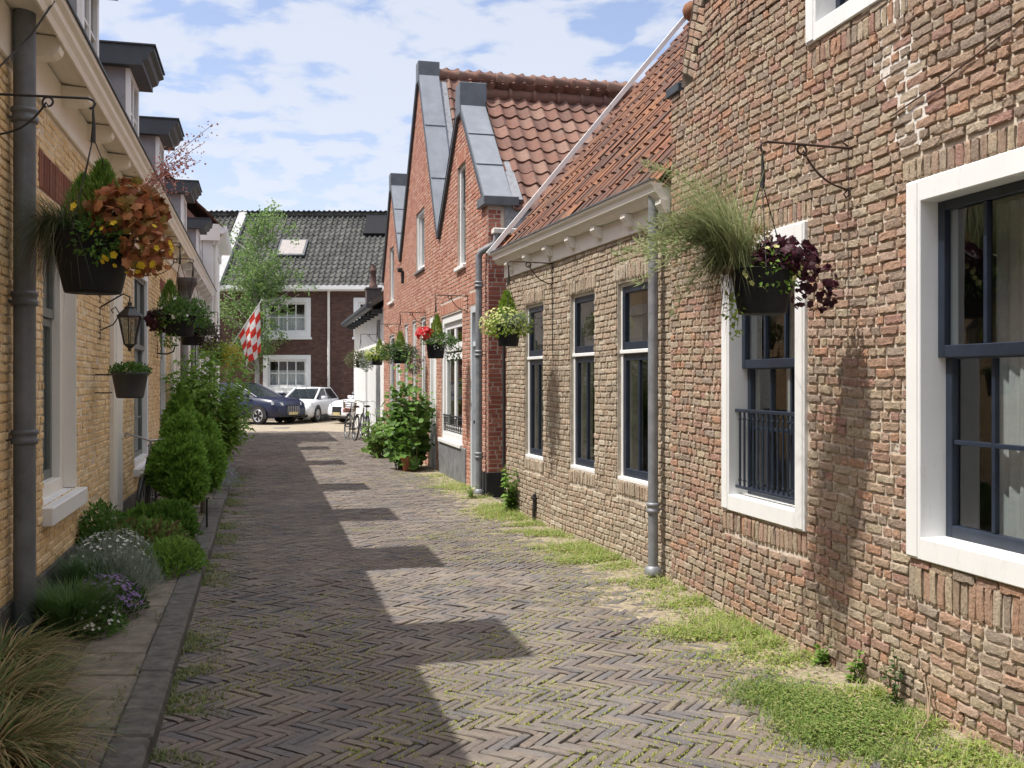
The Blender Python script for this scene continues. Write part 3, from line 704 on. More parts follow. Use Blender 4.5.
# nearest gable
Lg = 4.01*1.0293
FG1, g1, LG1 = gabled('nearest pink brick gabled house, lowest of three peaks, beside the orange roofed low house', 14.45, 18.46,
    [(0, 0), (Lg, 0), (Lg, 4.30), (2.28, 6.12), (1.96, 6.12), (0, 4.34)],
    [(.16, 2.2, .64, 2.84, dict(fw=.13, proud=-.02, recess=.09, sashm=m_white, frame=m_white, sashes=[(0, .72, 2, 1, 0), (.74, 1, 2, 1, 0)], bar=.16, stile=.11, inner=0, curtain=(m_curtain, [(0, 1)]), sill=(.06, .06))),
     (1.78, 2.48, 3.56, 5.25, wspec_d)],
    [(2.86, 3.62, .02, 2.84, plain('pale blue grey paint', (.52, .56, .58), .5, var=.06))],
    [(.1, 2.26, 2.86, 3.06), (2.8, 3.68, 2.86, 3.06), (1.72, 2.54, 5.27, 5.45)], 61, 2.12, 4.22, 4.24, 6.38)
FG2, g2, LG2 = gabled('tallest of three linked pink brick gabled houses, the middle peak', 18.46, 23.8,
    [(0, 0), (5.496, 0), (5.496, 4.34), (3.18, 7.98), (2.90, 7.98), (0, 4.56)],
    [(3.08, 3.75, .75, 2.98, wspec_l), (1.85, 2.45, .75, 2.98, wspec_l), (.55, 1.15, .75, 2.98, wspec_l), (2.45, 3.65, 3.98, 5.25, dict(wspec_l, sashes=[(0, 1, 2, 1, 0)], sillm=m_plinth))],
    [(4.3, 5.1, .02, 2.9, m_white)],
    [(3.02, 3.81, 3.0, 3.2), (1.8, 2.5, 3.0, 3.2), (.5, 1.2, 3.0, 3.2)], 71, 3.04, 4.24, 4.46, 8.05, capz=.33)
FG3, g3, LG3 = gabled('farthest pink brick gabled house with an arched ground floor window, beside the white garage', 23.8, 27.4,
    [(0, 0), (3.705, 0), (3.705, 4.56), (2.08, 6.6), (1.80, 6.6), (0, 4.4)],
    [(1.4, 2.3, 3.7, 5.1, wspec_d), (1.3, 2.4, .3, 2.85, dict(wspec_l, sashes=[(0, .7, 2, 1, 0), (.68, 1, 2, 1, 0)], sashm=m_greengrey))],
    [(2.7, 3.5, .02, 2.7, m_white)],
    [(1.25, 2.45, 2.87, 3.09)], 81, 1.95, 4.46, 4.3, 6.7, capz=.35)
# extras of the nearest gable: brick flank, plinth, gutter, downpipe
mb = MB(); sd = side_at(LG1, 1)
mb.quad((LG1-.01, 0, 0), (LG1-.01, 9, 0), (LG1-.01, 9, 4.2), (LG1-.01, 0, 4.2))
brick_mesh(mb, courses(0, 4, .36, 4.2, .066, .215, [(0.2, .8, 3.9, 4.3)], None, .011, .5, 5), sd, .008, .0015, .0016, 2, mat=1, seed=5)
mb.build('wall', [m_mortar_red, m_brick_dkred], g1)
mb = MB(); mb.box(LG1-.0, LG1+.025, -.005, 5, .0, .36); mb.build('plinth', m_plinth_dk, g1)
mb = MB(); mb.box(-.02, 2.55, -.03, .005, 0, .60, .01); mb.build('plinth', m_plinth, g1)
mb = MB(); mb.box(3.75, LG1+.03, -.03, .0, 0, .36, .005); mb.build('plinth', m_plinth_dk, g1)
mb = MB(); mb.box(LG1+.005, LG1+.16, .05, 6, 3.80, 3.88, .01); mb.build('gutter', m_cornice, g1)
mb = MB(); mb.box(LG1-.4, LG1+.08, -.08, .45, 4.22, 4.36, .012); mb.build('shoulder_cap', m_zinc_dk, g1)
mb = MB(); mb.box(LG1+.012, LG1+.03, .25, .75, 3.9, 4.22); mb.build('flashing', m_lead, g1)
pipe(g1, LG1-.1, .05, 3.45, .11, .05, m_pipe, (.62, 2.1, 3.1), True, extra=[(LG1-.1, -.11, 3.42), (LG1-.1, -.11, 3.5), (LG1-.07, -.08, 3.56), (LG1+.03, .03, 3.62), (LG1+.09, .1, 3.67), (LG1+.10, .12, 3.82)])
mb = MB(); mb.box(.45, .53, -.07, -.01, 3.95, 4.25, .01); mb.lathe([(0, 0), (.05, .02), (.07, .1), (.0, .12)], 10, (.49, -.1, 4.2)); mb.build('wall_lamp', m_plinth_dk, g2)
mb = MB()
for i in range(3): mb.box(.28, 2.08, .015, .03, .80+.11*i, .815+.11*i)
mb.box(.28, 2.08, .01, .035, 1.06, 1.085)
for i in range(9): mb.box(.3+i*.2, .315+i*.2, .015, .03, .82, 1.07)
mb.build('window_railing', m_plinth_dk, g1)
mb = MB(); mb.tube([(3.72, -.02, 3.42), (3.7, -.035, 3.3), (3.66, -.035, 3.22)], .02, 8); mb.build('wall_anchor', m_rust, g1)

# ================================================================= white garage with lean-to roof
FR4 = Frame(3.175-.244*36.8, 36.8, .244, -1)
g4 = FR4.root('garage', 'low white garage with vertical board doors under a dark lean-to roof and brick chimney', 'garage')
L = 9.4*1.0293
mb = MB()
mb.box(0, L-.02, 0, .2, 0, 3.7)
for a_ in (0, L-.22): mb.prism([(.201, 0), (5, 0), (5, 6.5), (.201, 3.9)], 0, a_, a_+.2)
mb.box(.2, L-.22, 4.8, 4.99, 0, 6.3); mb.build('wall', m_render_wh, g4)
for (a, b) in ((5.6, 8.1), (2.4, 4.9)):
    mb = MB(); n = 8
    for i in range(n): mb.box(a+(b-a)*i/n+.006, a+(b-a)*(i+1)/n-.006, -.05, .0, .05, 2.6, .006)
    mb.box(a-.1, a, -.06, 0, 0, 2.7, .005); mb.box(b, b+.1, -.06, 0, 0, 2.7, .005); mb.box(a, b, -.06, 0, 2.61, 2.7, .005)
    mb.build('door', m_white, g4)
mb = MB(); mb.box(8.35, 8.75, -.06, 0, 0, 3.4, .006); mb.build('door_post', m_render_gy, g4)
mb = MB(); mb.prism([(-.35, 3.72), (5.1, 6.6), (5.1, 6.75), (-.35, 3.86)], 0, -.1, L-.03); mb.build('roof', m_tile_gy, g4)
mb = MB(); mb.prism([(-.3, 3.66), (-.44, 3.66), (-.48, 3.72), (-.48, 3.8), (-.36, 3.8)], 0, -.1, L-.03)
for i in range(9): mb.box(.4+i*1.1, .5+i*1.1, -.3, .0, 3.55, 3.68, .01)
mb.build('gutter', m_slate, g4)
mb = MB(); mb.box(1.08, 1.6, .3, .82, 3.9, 4.93, .01); mb.box(1.05, 1.63, .27, .85, 4.9, 4.98, .01); ch = mb.build('chimney', plain('sooty brick', (.075, .06, .055), .9, var=.3, scale=14), g4)
mb = MB(); mb.lathe([(.15, 0), (.15, .08), (.115, .12), (.10, .55), (.125, .57), (.125, .65), (.09, .68), (.09, .8)], 14, (1.34, .56, 4.98)); mb.build('chimney_pot', plain('brown clay', (.10, .05, .04), .8), ch)

# ================================================================= yellow brick row on the shaded side
def row_house(name, label, Ya, Yb, wallm, mort, wins, arches, lod_u, eave=True, brick=True, seed=0):
    F = Frame(-1.58-.25*Ya, Ya, -.25, 1); r = F.root(name, label, 'house'); L = (Yb-Ya)*1.0308
    hs = [w[:4] for w in wins]
    mb = MB(); wall_sheet(mb, [(0, 0), (L, 0), (L, 4.03), (0, 4.03)], hs, front, .26, 0)
    if brick:
        def fn(u, v, d): return np.stack([u, -(d+.004*np.sin(u*1.3+v*.8)), v+.003*np.sin(u*1.7+1)], 1)
        rc = courses(0, L, .32 if lod_u else .0, 3.66, .0595, .19, hs+[a[:4] for a in arches], None, .012, .45, seed)
        nr = [q for q in rc if lod_u and lod_u[0] < q[0] < lod_u[1]]; ot = [q for q in rc if not (lod_u and lod_u[0] < q[0] < lod_u[1])]
        brick_mesh(mb, nr, fn, .009, .0022, .0025, 4, mat=1, seed=seed+1); brick_mesh(mb, ot, fn, .008, .002, .0022, 2, mat=1, seed=seed+2)
    mb.build('wall', [mort, wallm], r)
    if brick:
        for a in arches:
            mb = MB(); brick_mesh(mb, soldiers(*a[:4], w=.055), front, .011, .001, .0015, 2, seed=seed+3); mb.box(a[0], a[1], -.004, .0, a[2], a[3]); mb.build('brick_arch', m_brick_arch, r)
    shell(r, L, 7.5, 3.98, wallm)
    mb = MB()
    mb.box(0.002, L-.002, -.03, 0, 3.67, 3.985, .005)
    zz = .095
    mb.prism([(y_, z_+zz) for y_, z_ in [(-.0, 3.905), (-.235, 3.88), (-.24, 3.83), (-.255, 3.83), (-.27, 3.87), (-.295, 3.90), (-.30, 3.94), (-.33, 3.96), (-.335, 3.99), (-.30, 3.99), (-.29, 3.93), (-.0, 3.95)]], 0, .001, L-.001)
    y = 6.63+math.ceil((Ya-6.53)/1.16)*1.16
    while y < Yb-.1:
        u = (y-Ya)*1.0308
        mb.prism([(y_, z_+zz) for y_, z_ in [(-.03, 3.885), (-.23, 3.875), (-.236, 3.815), (-.225, 3.78), (-.19, 3.755), (-.145, 3.745), (-.09, 3.735), (-.03, 3.73)]], 0, u-.07, u+.07, 0)
        y += 1.16
    mb.build('cornice', m_offwhite if brick else m_white, r)
    mb = MB(); mb.box(.001, L-.001, -.35, -.30, 4.087, 4.107); mb.build('gutter_lining', m_slate, r)
    mb = MB(); mb.prism([(-.28, 4.07), (3.7, 8.7), (7.7, 4.07), (7.5, 4.0), (3.7, 8.4), (-.05, 4.0)], 0, .003, L-.003); mb.prism([(0, 3.9), (3.7, 8.3), (7.4, 3.9)], 0, .01, .05); mb.prism([(0, 3.9), (3.7, 8.3), (7.4, 3.9)], 0, L-.05, L-.01); mb.build('roof', m_tile_br, r)
    return F, r, L
def dormer(F, r, Ya, Yb):
    a, b = (Ya-F.o[1])*1.0308, (Yb-F.o[1])*1.0308
    mb = MB(); mb.box(a+.13, a+.19, .0, 2.2, 4.07, 5.32); mb.box(b-.19, b-.13, .0, 2.2, 4.07, 5.32); mb.box(a+.19, b-.19, 1.6, 1.7, 4.0, 5.31)
    d = mb.build('dormer', m_render_gy, r)
    mb = MB(); mb.prism([(-.33, 5.52), (-.33, 5.49), (-.28, 5.47), (-.26, 5.41), (-.20, 5.38), (-.20, 5.32), (2.2, 5.32), (2.4, 5.55), (-.30, 5.55)], 0, a, b); mb.box(a-.02, b+.02, -.345, 2.4, 5.551, 5.568); mb.build('dormer_roof', m_slate, d)
    p, q = a+.13, b-.13
    mb = MB()
    mb.box(p-.005, p+.085, -.05, .0, 4.07, 5.315, .005); mb.box(q-.085, q+.005, -.05, .0, 4.07, 5.315, .005); mb.box(p+.085, q-.085, -.05, .0, 5.24, 5.315, .004); mb.box(p+.085, q-.085, -.05, .0, 4.09, 4.17, .004)
    mb.box((p+q)/2-.03, (p+q)/2+.03, -.04, .01, 4.1, 5.24, .003)
    for z in (4.48, 4.86): mb.box(p+.085, q-.085, -.03, -.01, z-.012, z+.012)
    mb.build('dormer_window', m_white, d)
    mb = MB(); mb.quad((p+.08, -.012, 4.1), (q-.08, -.012, 4.1), (q-.08, -.012, 5.24), (p+.08, -.012, 5.24)); mb.build('pane', m_glass_dk, d)
U = lambda Y, Ya: (Y-Ya)*1.0308
wl_near = dict(fw=.11, proud=-.10, recess=.20, sashm=m_greengrey, frame=m_cornice, sashes=[(0, .67, 1, 1, 0), (.675, 1, 2, 1, -.02)], inner=0, stile=.06, curtain=(m_curtain, [(.42, 1)]), sill=(.085, .13), sillm=m_white)
wl_far = dict(fw=.085, proud=.0, recess=.10, sashm=m_greengrey, frame=m_white, sashes=[(0, .62, 2, 3, 0), (.6, 1, 2, 2, -.03)], inner=0, stile=.05, curtain=(m_curtain, [(0, 1)]), curtain_top=.5, sill=(.07, .09))
YA = -3.2
FL1, l1, LL1 = row_house('row_house', 'nearest yellow brick row house at the left, cream corbelled eaves and a large window', YA, 10.9, m_brick_yel, m_mortar_yel,
    [(U(7.18, YA), U(8.5, YA), .78, 2.95, wl_near), (U(3.4, YA), U(4.72, YA), .78, 2.95, wl_near), (U(.2, YA), U(1.4, YA), .78, 2.95, wl_near)],
    [(U(7.05, YA), U(8.62, YA), 3.06, 3.34), (U(3.3, YA), U(4.82, YA), 3.06, 3.34)], (U(4.5, YA), U(10.9, YA)), seed=101)
for (a, b, c, d, s) in [(U(7.18, YA), U(8.5, YA), .78, 2.95, wl_near), (U(3.4, YA), U(4.72, YA), .78, 2.95, wl_near), (U(.2, YA), U(1.4, YA), .78, 2.95, wl_near)]: window(l1, a, b, c, d, **s)
mb = MB(); mb.box(0, LL1-.9, -.025, 0, 0, .32, .006); mb.build('plinth', m_concrete, l1)
for Yw_ in (8.5, 4.72): mb = MB(); mb.box(U(Yw_, YA)-.014, U(Yw_, YA)+.001, -.004, .102, .79, 2.95, .003); mb.build('window_reveal', m_cornice, l1)
mb = MB(); mb.box(U(10.3, YA), U(10.86, YA), -.06, 0, 0, 3.66, .008); mb.box(U(10.36, YA), U(10.8, YA), -.075, -.05, .3, 3.5, .006); mb.build('pilaster', m_cornice, l1)
pipe(l1, U(6.2, YA), .04, 3.99, .10, .066, m_pipe_dk, (1.36, 2.22, 3.36), True)
mb = MB(); mb.box(U(6.35, YA), U(6.38, YA), -.03, -.005, 2.95, 3.3, .003); mb.tube([(U(6.36, YA), -.03, 3.3), (U(6.36, YA), -.05, 3.34), (U(6.36, YA), -.03, 3.38)], .01, 6); mb.build('shutter_hook', m_black, l1)
mb = MB(); mb.tube([(U(5.5, YA), -.02, 3.42), (U(5.75, YA), -.06, 3.5), (U(5.9, YA), -.2, 3.75), (U(6.05, YA), -.30, 4.02)], .006, 6); mb.build('cable', m_black, l1)
YB = 10.9
w2 = [(U(12.3, YB), U(13.9, YB), .6, 3.13, wl_far), (U(15.4, YB), U(16.4, YB), .6, 3.05, wl_far)]
FL2, l2, LL2 = row_house('row_house', 'second yellow brick row house from the left, behind the bushy green conifers', YB, 18.9, m_brick_yel, m_mortar_yel, w2,
    [(w[0]-.05, w[1]+.05, w[3]+.02, w[3]+.24) for w in w2], (0, 6), seed=111)
for w in w2: window(l2, *w[:4], **w[4])
mb = MB(); mb.box(U(17.2, YB), U(17.35, YB), -.05, 0, 0, 3.0, .006); mb.box(U(18.1, YB), U(18.25, YB), -.05, 0, 0, 3.0, .006); mb.box(U(17.2, YB), U(18.25, YB), -.06, 0, 3.0, 3.2, .006); mb.box(U(17.35, YB), U(18.1, YB), -.02, 0, 0, 3.0); mb.build('door', m_cornice, l2)
mb = MB(); mb.box(0, LL2, -.02, 0, 0, .32, .006); mb.build('plinth', m_concrete, l2)
pipe(l2, U(18.75, YB), .04, 3.0, .12, .075, m_pipe, (1.4,), True)
mb = MB(); u = U(18.75, YB)
mb.lathe([(.08, 0), (.085, .1), (.13, .2), (.10, .26), (.18, .5), (.22, .55), (.22, .66), (.0, .66)], 16, (u, -.13, 2.95)); mb.build('rainwater_hopper', plain('old hopper', (.075, .065, .06), .8, var=.3), l2)
YC = 18.9
w3 = [(U(20.2, YC), U(21.4, YC), .7, 3.0, wl_far), (U(24.3, YC), U(25.5, YC), .7, 3.0, wl_far)]
FL3, l3, LL3 = row_house('row_house', 'white rendered row house behind the leafy shrub, past the yellow brick ones', YC, 27.0, m_render_wh, m_render_wh, w3, [], None, brick=False, seed=121)
for w in w3: window(l3, *w[:4], **w[4])
mb = MB(); mb.box(U(22.3, YC), U(23.3, YC), -.02, 0, 0, 2.6); mb.box(U(22.2, YC), U(22.3, YC), -.05, 0, 0, 2.7, .005); mb.box(U(23.3, YC), U(23.4, YC), -.05, 0, 0, 2.7, .005); mb.build('door', m_greengrey, l3)
dormer(FL1, l1, 5.4, 6.35); dormer(FL1, l1, 8.4, 9.5); dormer(FL2, l2, 11.45, 12.55); dormer(FL2, l2, 14.7, 15.75); dormer(FL3, l3, 19.3, 20.45); dormer(FL3, l3, 23.8, 24.9)

# taller house closing the row
YD = 27.0
FL4 = Frame(-1.34-.25*YD, YD, -.25, 1); l4 = FL4.root('row_house', 'taller white house with red tiles ending the left row, behind the flag', 'house'); L = 4.7
win4 = [(.5, 1.3, .8, 2.5), (2.6, 3.6, .8, 2.5), (.5, 1.4, 3.3, 5.0), (2.4, 3.6, 3.3, 5.0)]
mb = MB(); wall_sheet(mb, [(0, 0), (L, 0), (L, 5.7), (0, 5.7)], win4, front, .25, 0); mb.box(0, .2, .26, 7, 0, 5.6); mb.box(L-.2, L, .26, 7, 0, 5.6); mb.box(0, L, 6.8, 7, 0, 5.6); mb.build('wall', m_render_wh, l4)
mb = MB(); mb.prism([(.0, 5.6), (3.3, 9.2), (6.7, 5.6)], 0, .02, .15); mb.prism([(.0, 5.6), (3.3, 9.2), (6.7, 5.6)], 0, L-.15, L-.02); mb.build('gable_wall', m_tile_br, l4)
for w in win4: window(l4, *w, fw=.07, proud=.0, recess=.1, inner=0, sashm=m_white, curtain=(m_curtain, [(0, 1)]), curtain_top=.5)
mb = MB(); s_ = math.atan2(3.6, 3.6)
pantiles(mb, (-.15, -.25, 5.82), (1, 0, 0), (0, math.cos(s_), math.sin(s_)), L+.3, 5.0, .24, .32, 0, .035, seed=31); pantiles(mb, (L+.15, 6.95, 5.82), (-1, 0, 0), (0, -math.cos(s_), math.sin(s_)), L+.3, 5.0, .24, .32, 0, .035, seed=32)
ridge_tiles(mb, (-.15, 3.35, 9.42), (L+.15, 3.35, 9.42)); mb.build('roof', m_tile_br, l4)
mb = MB(); mb.prism([(0, 5.65), (-.3, 5.65), (-.36, 5.72), (-.38, 5.86), (-.2, 5.86), (0, 5.8)], 0, -.12, L+.12); mb.box(-.02, L+.02, -.06, 0, 5.35, 5.65, .01); mb.build('cornice', m_white, l4)
mb = MB(); mb.box(-.13, -.05, -.2, .9, 5.45, 5.9, .01); mb.build('bargeboard', m_cornice, l4)
pipe(l4, .12, .0, 5.3, .08, .05, m_cornice, (), False, extra=[(.12, -.08, 5.28), (.12, -.1, 5.4), (.12, -.22, 5.6), (.12, -.25, 5.68)])
mb = MB(); mb.lathe([(.12, 0), (.12, .5), (.16, .52), (.16, .68), (.1, .74), (0, .74)], 12, (3.2, 1.6, 7.2)); mb.build('chimney_pot', m_slate, l4)
mb = MB(); mb.box(-.9, 0, .3, 3.5, 3.9, 5.2, .0); mb.build('side_extension', m_render_gy, l4)

# ================================================================= dark brick house across the end of the street
FE = Frame(-24, 44, 1, 0); e1 = FE.root('brick_terrace', 'dark brown brick house with a long grey pantile roof closing the end of the street', 'house')
LE = 27.0; X0 = -24
wl_ = [(X, Z) for X in (-23., -18.3, -13.7-2.2, -10.95, -6.95) for Z in ('lo', 'up')]
hs = []
for X in (-22.5, -18.0, -10.95, -6.97, -2.6, .6):
    for (z0, z1) in ((1.17, 2.80), (3.58, 5.32)): hs.append((X-X0, X-X0+2.1, z0, z1))
mb = MB(); wall_sheet(mb, [(0, 0), (LE, 0), (LE, 5.62), (0, 5.62)], hs, front, .3, 0)
brick_mesh(mb, courses(0, LE, .5, 5.6, .075, .23, hs, None, .015, .5, 7), front, .01, .001, .001, 2, mat=1, seed=8)
mb.box(0, .3, .3, 8.1, 0, 5.6); mb.box(LE-.3, LE, .3, 8.1, 0, 5.6); mb.box(.3, LE-.3, 7.8, 8.1, 0, 5.6)
mb.build('wall', [plain('dark mortar', (.09, .06, .05), .9), bricks_mat('dark brown brick', [(.135, .07, .055), (.155, .082, .064), (.115, .06, .048), (.175, .095, .073)], dirt=(.12, .08, .065), dirt_amt=.4, bmp=.2)], e1)
rm = MB(); rm.box(.3, LE-.3, 2, 2.05, 0, 5.6); rm.box(.3, LE-.3, .3, 7.8, 2.9, 3.0); rm.build('room', m_room, e1)
for (a, b, c, d) in hs: window(e1, a, b, c, d, fw=.2, proud=.03, recess=.08, inner=0, sashm=m_white, stile=.09, bar=.045, sashes=[(0, 1, 4, 2, 0)], curtain=(m_curtain, [(0, 1)]), curtain_top=.62, sill=(.1, .1), glass=m_glass)
mb = MB()
RC, RS = math.cos(R(40.5)), math.sin(R(40.5))
pantiles(mb, (0, -.35, 5.82), (1, 0, 0), (0, RC, RS), LE, 5.85, .245, .34, 0, .06, .03, seed=41); pantiles(mb, (LE, 8.5, 5.82), (-1, 0, 0), (0, -RC, RS), LE, 5.85, .245, .34, 0, .06, .03, seed=42)
ridge_tiles(mb, (0, 4.07, 9.66), (LE, 4.07, 9.66), .12, .45)
mb.prism([(0, 5.6), (4.07, 9.4), (8.1, 5.6)], 0, .02, .25); mb.prism([(0, 5.6), (4.07, 9.4), (8.1, 5.6)], 0, LE-.25, LE-.02)
mb.build('roof', m_tile_gy, e1)
mb = MB(); mb.prism([(.0, 5.6), (-.35, 5.6), (-.42, 5.66), (-.42, 5.82), (-.3, 5.84), (0, 5.8)], 0, 0, LE); mb.build('gutter', m_white, e1)
mb = MB(); a = np.array([-.45, 5.8]); b = np.array([4.1, 5.8+4.55*RS/RC]); n_ = np.array([-RS, RC])
mb.prism([tuple(a), tuple(b), tuple(b+n_*.2), tuple(a+n_*.2)], 0, -13.05-X0, -12.68-X0); mb.build('party_wall_coping', plain('coping concrete', (.36, .36, .36), .8), e1)
for X in (-8.05, -15.0):
    mb = MB(); mb.tube([(X-X0, -.09, .1), (X-X0, -.09, 5.62)], .06, 10); mb.build('downpipe', m_cornice, e1)
def on_roof(u0, u1, s0, s1, h, name, mat, frame=None):
    mb = MB()
    def P(u, s, n): return (u, -.35+s*RC-n*RS, 5.82+s*RS+n*RC)
    if frame:
        q = MB(); e = .09
        V = [P(u, s, n) for n in (.02, h+.03) for (u, s) in ((u0-e, s0-e), (u1+e, s0-e), (u1+e, s1+e), (u0-e, s1+e))]
        q.add(V, [(4, 5, 6, 7), (0, 1, 5, 4), (1, 2, 6, 5), (2, 3, 7, 6), (3, 0, 4, 7)]); fr = q.build(name, frame, e1)
        V = [P(u, s, h+.04) for (u, s) in ((u0, s0), (u1, s0), (u1, s1), (u0, s1))]; mb.add(V, [(0, 1, 2, 3)]); mb.build('pane', mat, fr); return
    V = [P(u, s, n) for n in (.02, h) for (u, s) in ((u0, s0), (u1, s0), (u1, s1), (u0, s1))]
    mb.add(V, [(4, 5, 6, 7), (0, 1, 5, 4), (1, 2, 6, 5), (2, 3, 7, 6), (3, 0, 4, 7)]); mb.build(name, mat, e1)
m_sky = plain('skylight glass', (.30, .27, .255), .5, spec=.3)
on_roof(-10.6-X0, -9.5-X0, 2.3, 3.45, .1, 'skylight', m_sky, m_slate)
m_solar = plain('solar panel', (.012, .013, .016), .7, spec=.15)
on_roof(-6.95-X0, -5.35-X0, 4.0, 5.6, .16, 'solar_panel', m_solar); on_roof(-5.3-X0, -3.7-X0, 4.0, 5.6, .16, 'solar_panel', m_solar)
mb = MB(); mb.box(-6.9-X0, -5.7-X0, -.04, 0, .02, 2.9, .01); mb.build('door', m_white, e1)
mb = MB(); mb.box(.01, LE-.01, -.03, .0, 0, .5, .01); mb.build('plinth', m_plinth, e1)
# ------------------------------------------------------------------ ground, street, kerb
gx = lambda lat, Y: lat-.25*Y                      # the street runs along lat = const
def wallX(Y):
    Y = np.asarray(Y, float)
    return np.where(Y < 8.4, 3.265-.23*Y, np.where(Y < 13.2, 3.88-.299*Y, 3.175-.244*Y))
mb = MB(); mb.quad((-400, -400, -.06), (400, -400, -.06), (400, 600, -.06), (-400, 600, -.06))
tag(mb.build('ground', plain('far ground', (.16, .15, .12), .95, var=.3, scale=.5)), kind='structure')
def ground_z(x, y): return .022*noise1(x, y, 3, 6, .8)+.004*noise1(x, y, 8, 5, 2.5)
# bed of the paving: sand, soil and moss that shows in the joints
m, t, b = M_('paving joints'); b.inputs['Roughness'].default_value = .95
cj = mixc(t, ramp(t, noise(t, 2.2, 6, .7), [(.50, (0, 0, 0)), (.64, (1, 1, 1))]), ramp(t, noise(t, 60, 3), [(.3, (.035, .03, .025)), (.7, (.11, .095, .075))]), ramp(t, noise(t, 90, 3), [(.3, (.10, .12, .03)), (.7, (.26, .28, .07))]))
t.links.new(cj, b.inputs['Base Color']); bump(t, b, noise(t, 150, 3), .8, .004); m_joint = m
nY, nX = 240, 40
Ys = np.linspace(-3, 33.5, nY); Ls = np.linspace(-1.7, 4.2, nX); YY, LL = np.meshgrid(Ys, Ls, indexing='ij'); XX = LL-.25*YY
V = np.stack([XX, YY, -.013+ground_z(XX, YY)], 2).reshape(-1, 3); i, j = np.meshgrid(np.arange(nY-1), np.arange(nX-1), indexing='ij'); q = (i*nX+j).ravel()
mb = MB(); mb.add(V, np.stack([q, q+1, q+nX+1, q+nX], 1), 0, True); tag(mb.build('street_bed', m_joint), kind='structure')
# herringbone clinkers
m_clinker = bricks_mat('street clinker', [(.205, .178, .155), (.225, .195, .17), (.19, .17, .157), (.215, .178, .155), (.18, .167, .162), (.24, .207, .175), (.20, .172, .15), (.18, .17, .17),
    (.23, .187, .165), (.205, .183, .165), (.255, .22, .17), (.195, .165, .147), (.22, .197, .178), (.165, .156, .156)], dirt=(.29, .245, .195), dirt_amt=.7, bmp=.6, bscale=80, spots=.75, tone=.16)
w = .0535; n = 4; rects = []
K = 520; a, bb = np.meshgrid(np.arange(-K, K), np.arange(-K, K), indexing='ij')
selH = ((a-bb) % (2*n)) == 0; selV = ((a-bb-2*n+1-0) % (2*n)) == 0      # V brick at column x starts at row x-2n+1 (mod 2n)
H = np.stack([a[selH], a[selH]+n, bb[selH], bb[selH]+1], 1).astype(float)
cV, rV = a.ravel(), bb.ravel(); ok = ((rV-(cV-2*n+1)) % (2*n)) == 0
Vb = np.stack([cV[ok], cV[ok]+1, rV[ok], rV[ok]+n], 1).astype(float)
Rr = np.concatenate([H, Vb])*w
cu, cv = (Rr[:, 0]+Rr[:, 1])/2, (Rr[:, 2]+Rr[:, 3])/2; s2 = math.sqrt(.5)
la = (cu+cv)*s2; al = (cu-cv)*s2                      # along the street, across it
ang = math.atan2(1, -.25); sd_ = np.array([math.cos(ang), math.sin(ang)]); pd_ = np.array([sd_[1], -sd_[0]])
def st2w(al, la): return al*sd_[0]+la*pd_[0], al*sd_[1]+la*pd_[1]
al0 = 16.0
cx, cy = st2w(al+al0, la+1.3); lat = cx+.25*cy
left = np.where(cy < 15.6, -.60, -1.75)
keep = (cy > -2.5) & (cy < 33) & (lat > left) & (cx < wallX(cy)+.12)
Rr = Rr[keep]; cy = cy[keep]
g = .0035
Rr = Rr+np.array([g, -g, g, -g]); sh_ = np.random.default_rng(9).normal(0, .0028, (len(Rr), 2)); Rr = Rr+sh_[:, [0, 0, 1, 1]]
def fng(u, v, d):
    A = (u-v)*s2+al0; L = (u+v)*s2+1.3; x, y = st2w(A, L); return np.stack([x, y, d-.012+ground_z(x, y)], 1)
mb = MB(); nr = cy < 9
brick_mesh(mb, Rr[nr], fng, .0125, .0022, .0024, 4, seed=71); brick_mesh(mb, Rr[~nr], fng, .012, .001, .0018, 2, seed=72)
tag(mb.build('street', m_clinker), kind='structure')
# crossing road at the end: paler, sunlit brick
m, t, b = M_('crossing road'); b.inputs['Roughness'].default_value = .9
br = nn(t, 'ShaderNodeTexBrick'); tcn = nn(t, 'ShaderNodeTexCoord'); t.links.new(tcn.outputs['Object'], br.inputs['Vector'])
br.inputs['Scale'].default_value = 1; br.inputs['Brick Width'].default_value = .21; br.inputs['Row Height'].default_value = .105; br.inputs['Mortar Size'].default_value = .006
br.inputs['Color1'].default_value = (.36, .30, .22, 1); br.inputs['Color2'].default_value = (.27, .225, .17, 1); br.inputs['Mortar'].default_value = (.14, .12, .09, 1)
t.links.new(br.outputs[0], b.inputs['Base Color'])
mb = MB(); mb.quad((-40, 32.9, -.008), (20, 32.9, -.008), (20, 44.1, -.008), (-40, 44.1, -.008)); tag(mb.build('road', m), kind='structure')
# kerb stones, slab path and planting bed along the left row
def kerb(mb, lat0, lat1, z0, z1, Y0, Y1, seg, bev, jit, seed):
    g = random.Random(seed); y = Y0
    while y < Y1:
        e = min(Y1, y+seg); c = MB(); dz = g.uniform(-jit, jit); dl = g.uniform(-jit, jit)
        c.box(lat0+dl, lat1+dl, y+.004, e-.004, z0, z1+dz, bev); c.xform(lambda v: np.stack([v[:, 0]-.25*v[:, 1], v[:, 1], v[:, 2]], 1)); mb.join(c); y = e
mb = MB(); kerb(mb, -.68, -.5, -.1, .10, -2.5, 15.6, 1.0, .015, .006, 2); tag(mb.build('kerb', m_concrete), kind='structure')
mb = MB(); kerb(mb, -1.06, -.685, -.05, .085, -2.5, 15.4, .42, .008, .007, 5); tag(mb.build('path', m_slab), kind='structure')
nY, nX = 220, 16
Ys = np.linspace(-2.5, 15.5, nY); Ls = np.linspace(-1.57, -1.05, nX); YY, LL = np.meshgrid(Ys, Ls, indexing='ij'); XX = LL-.25*YY
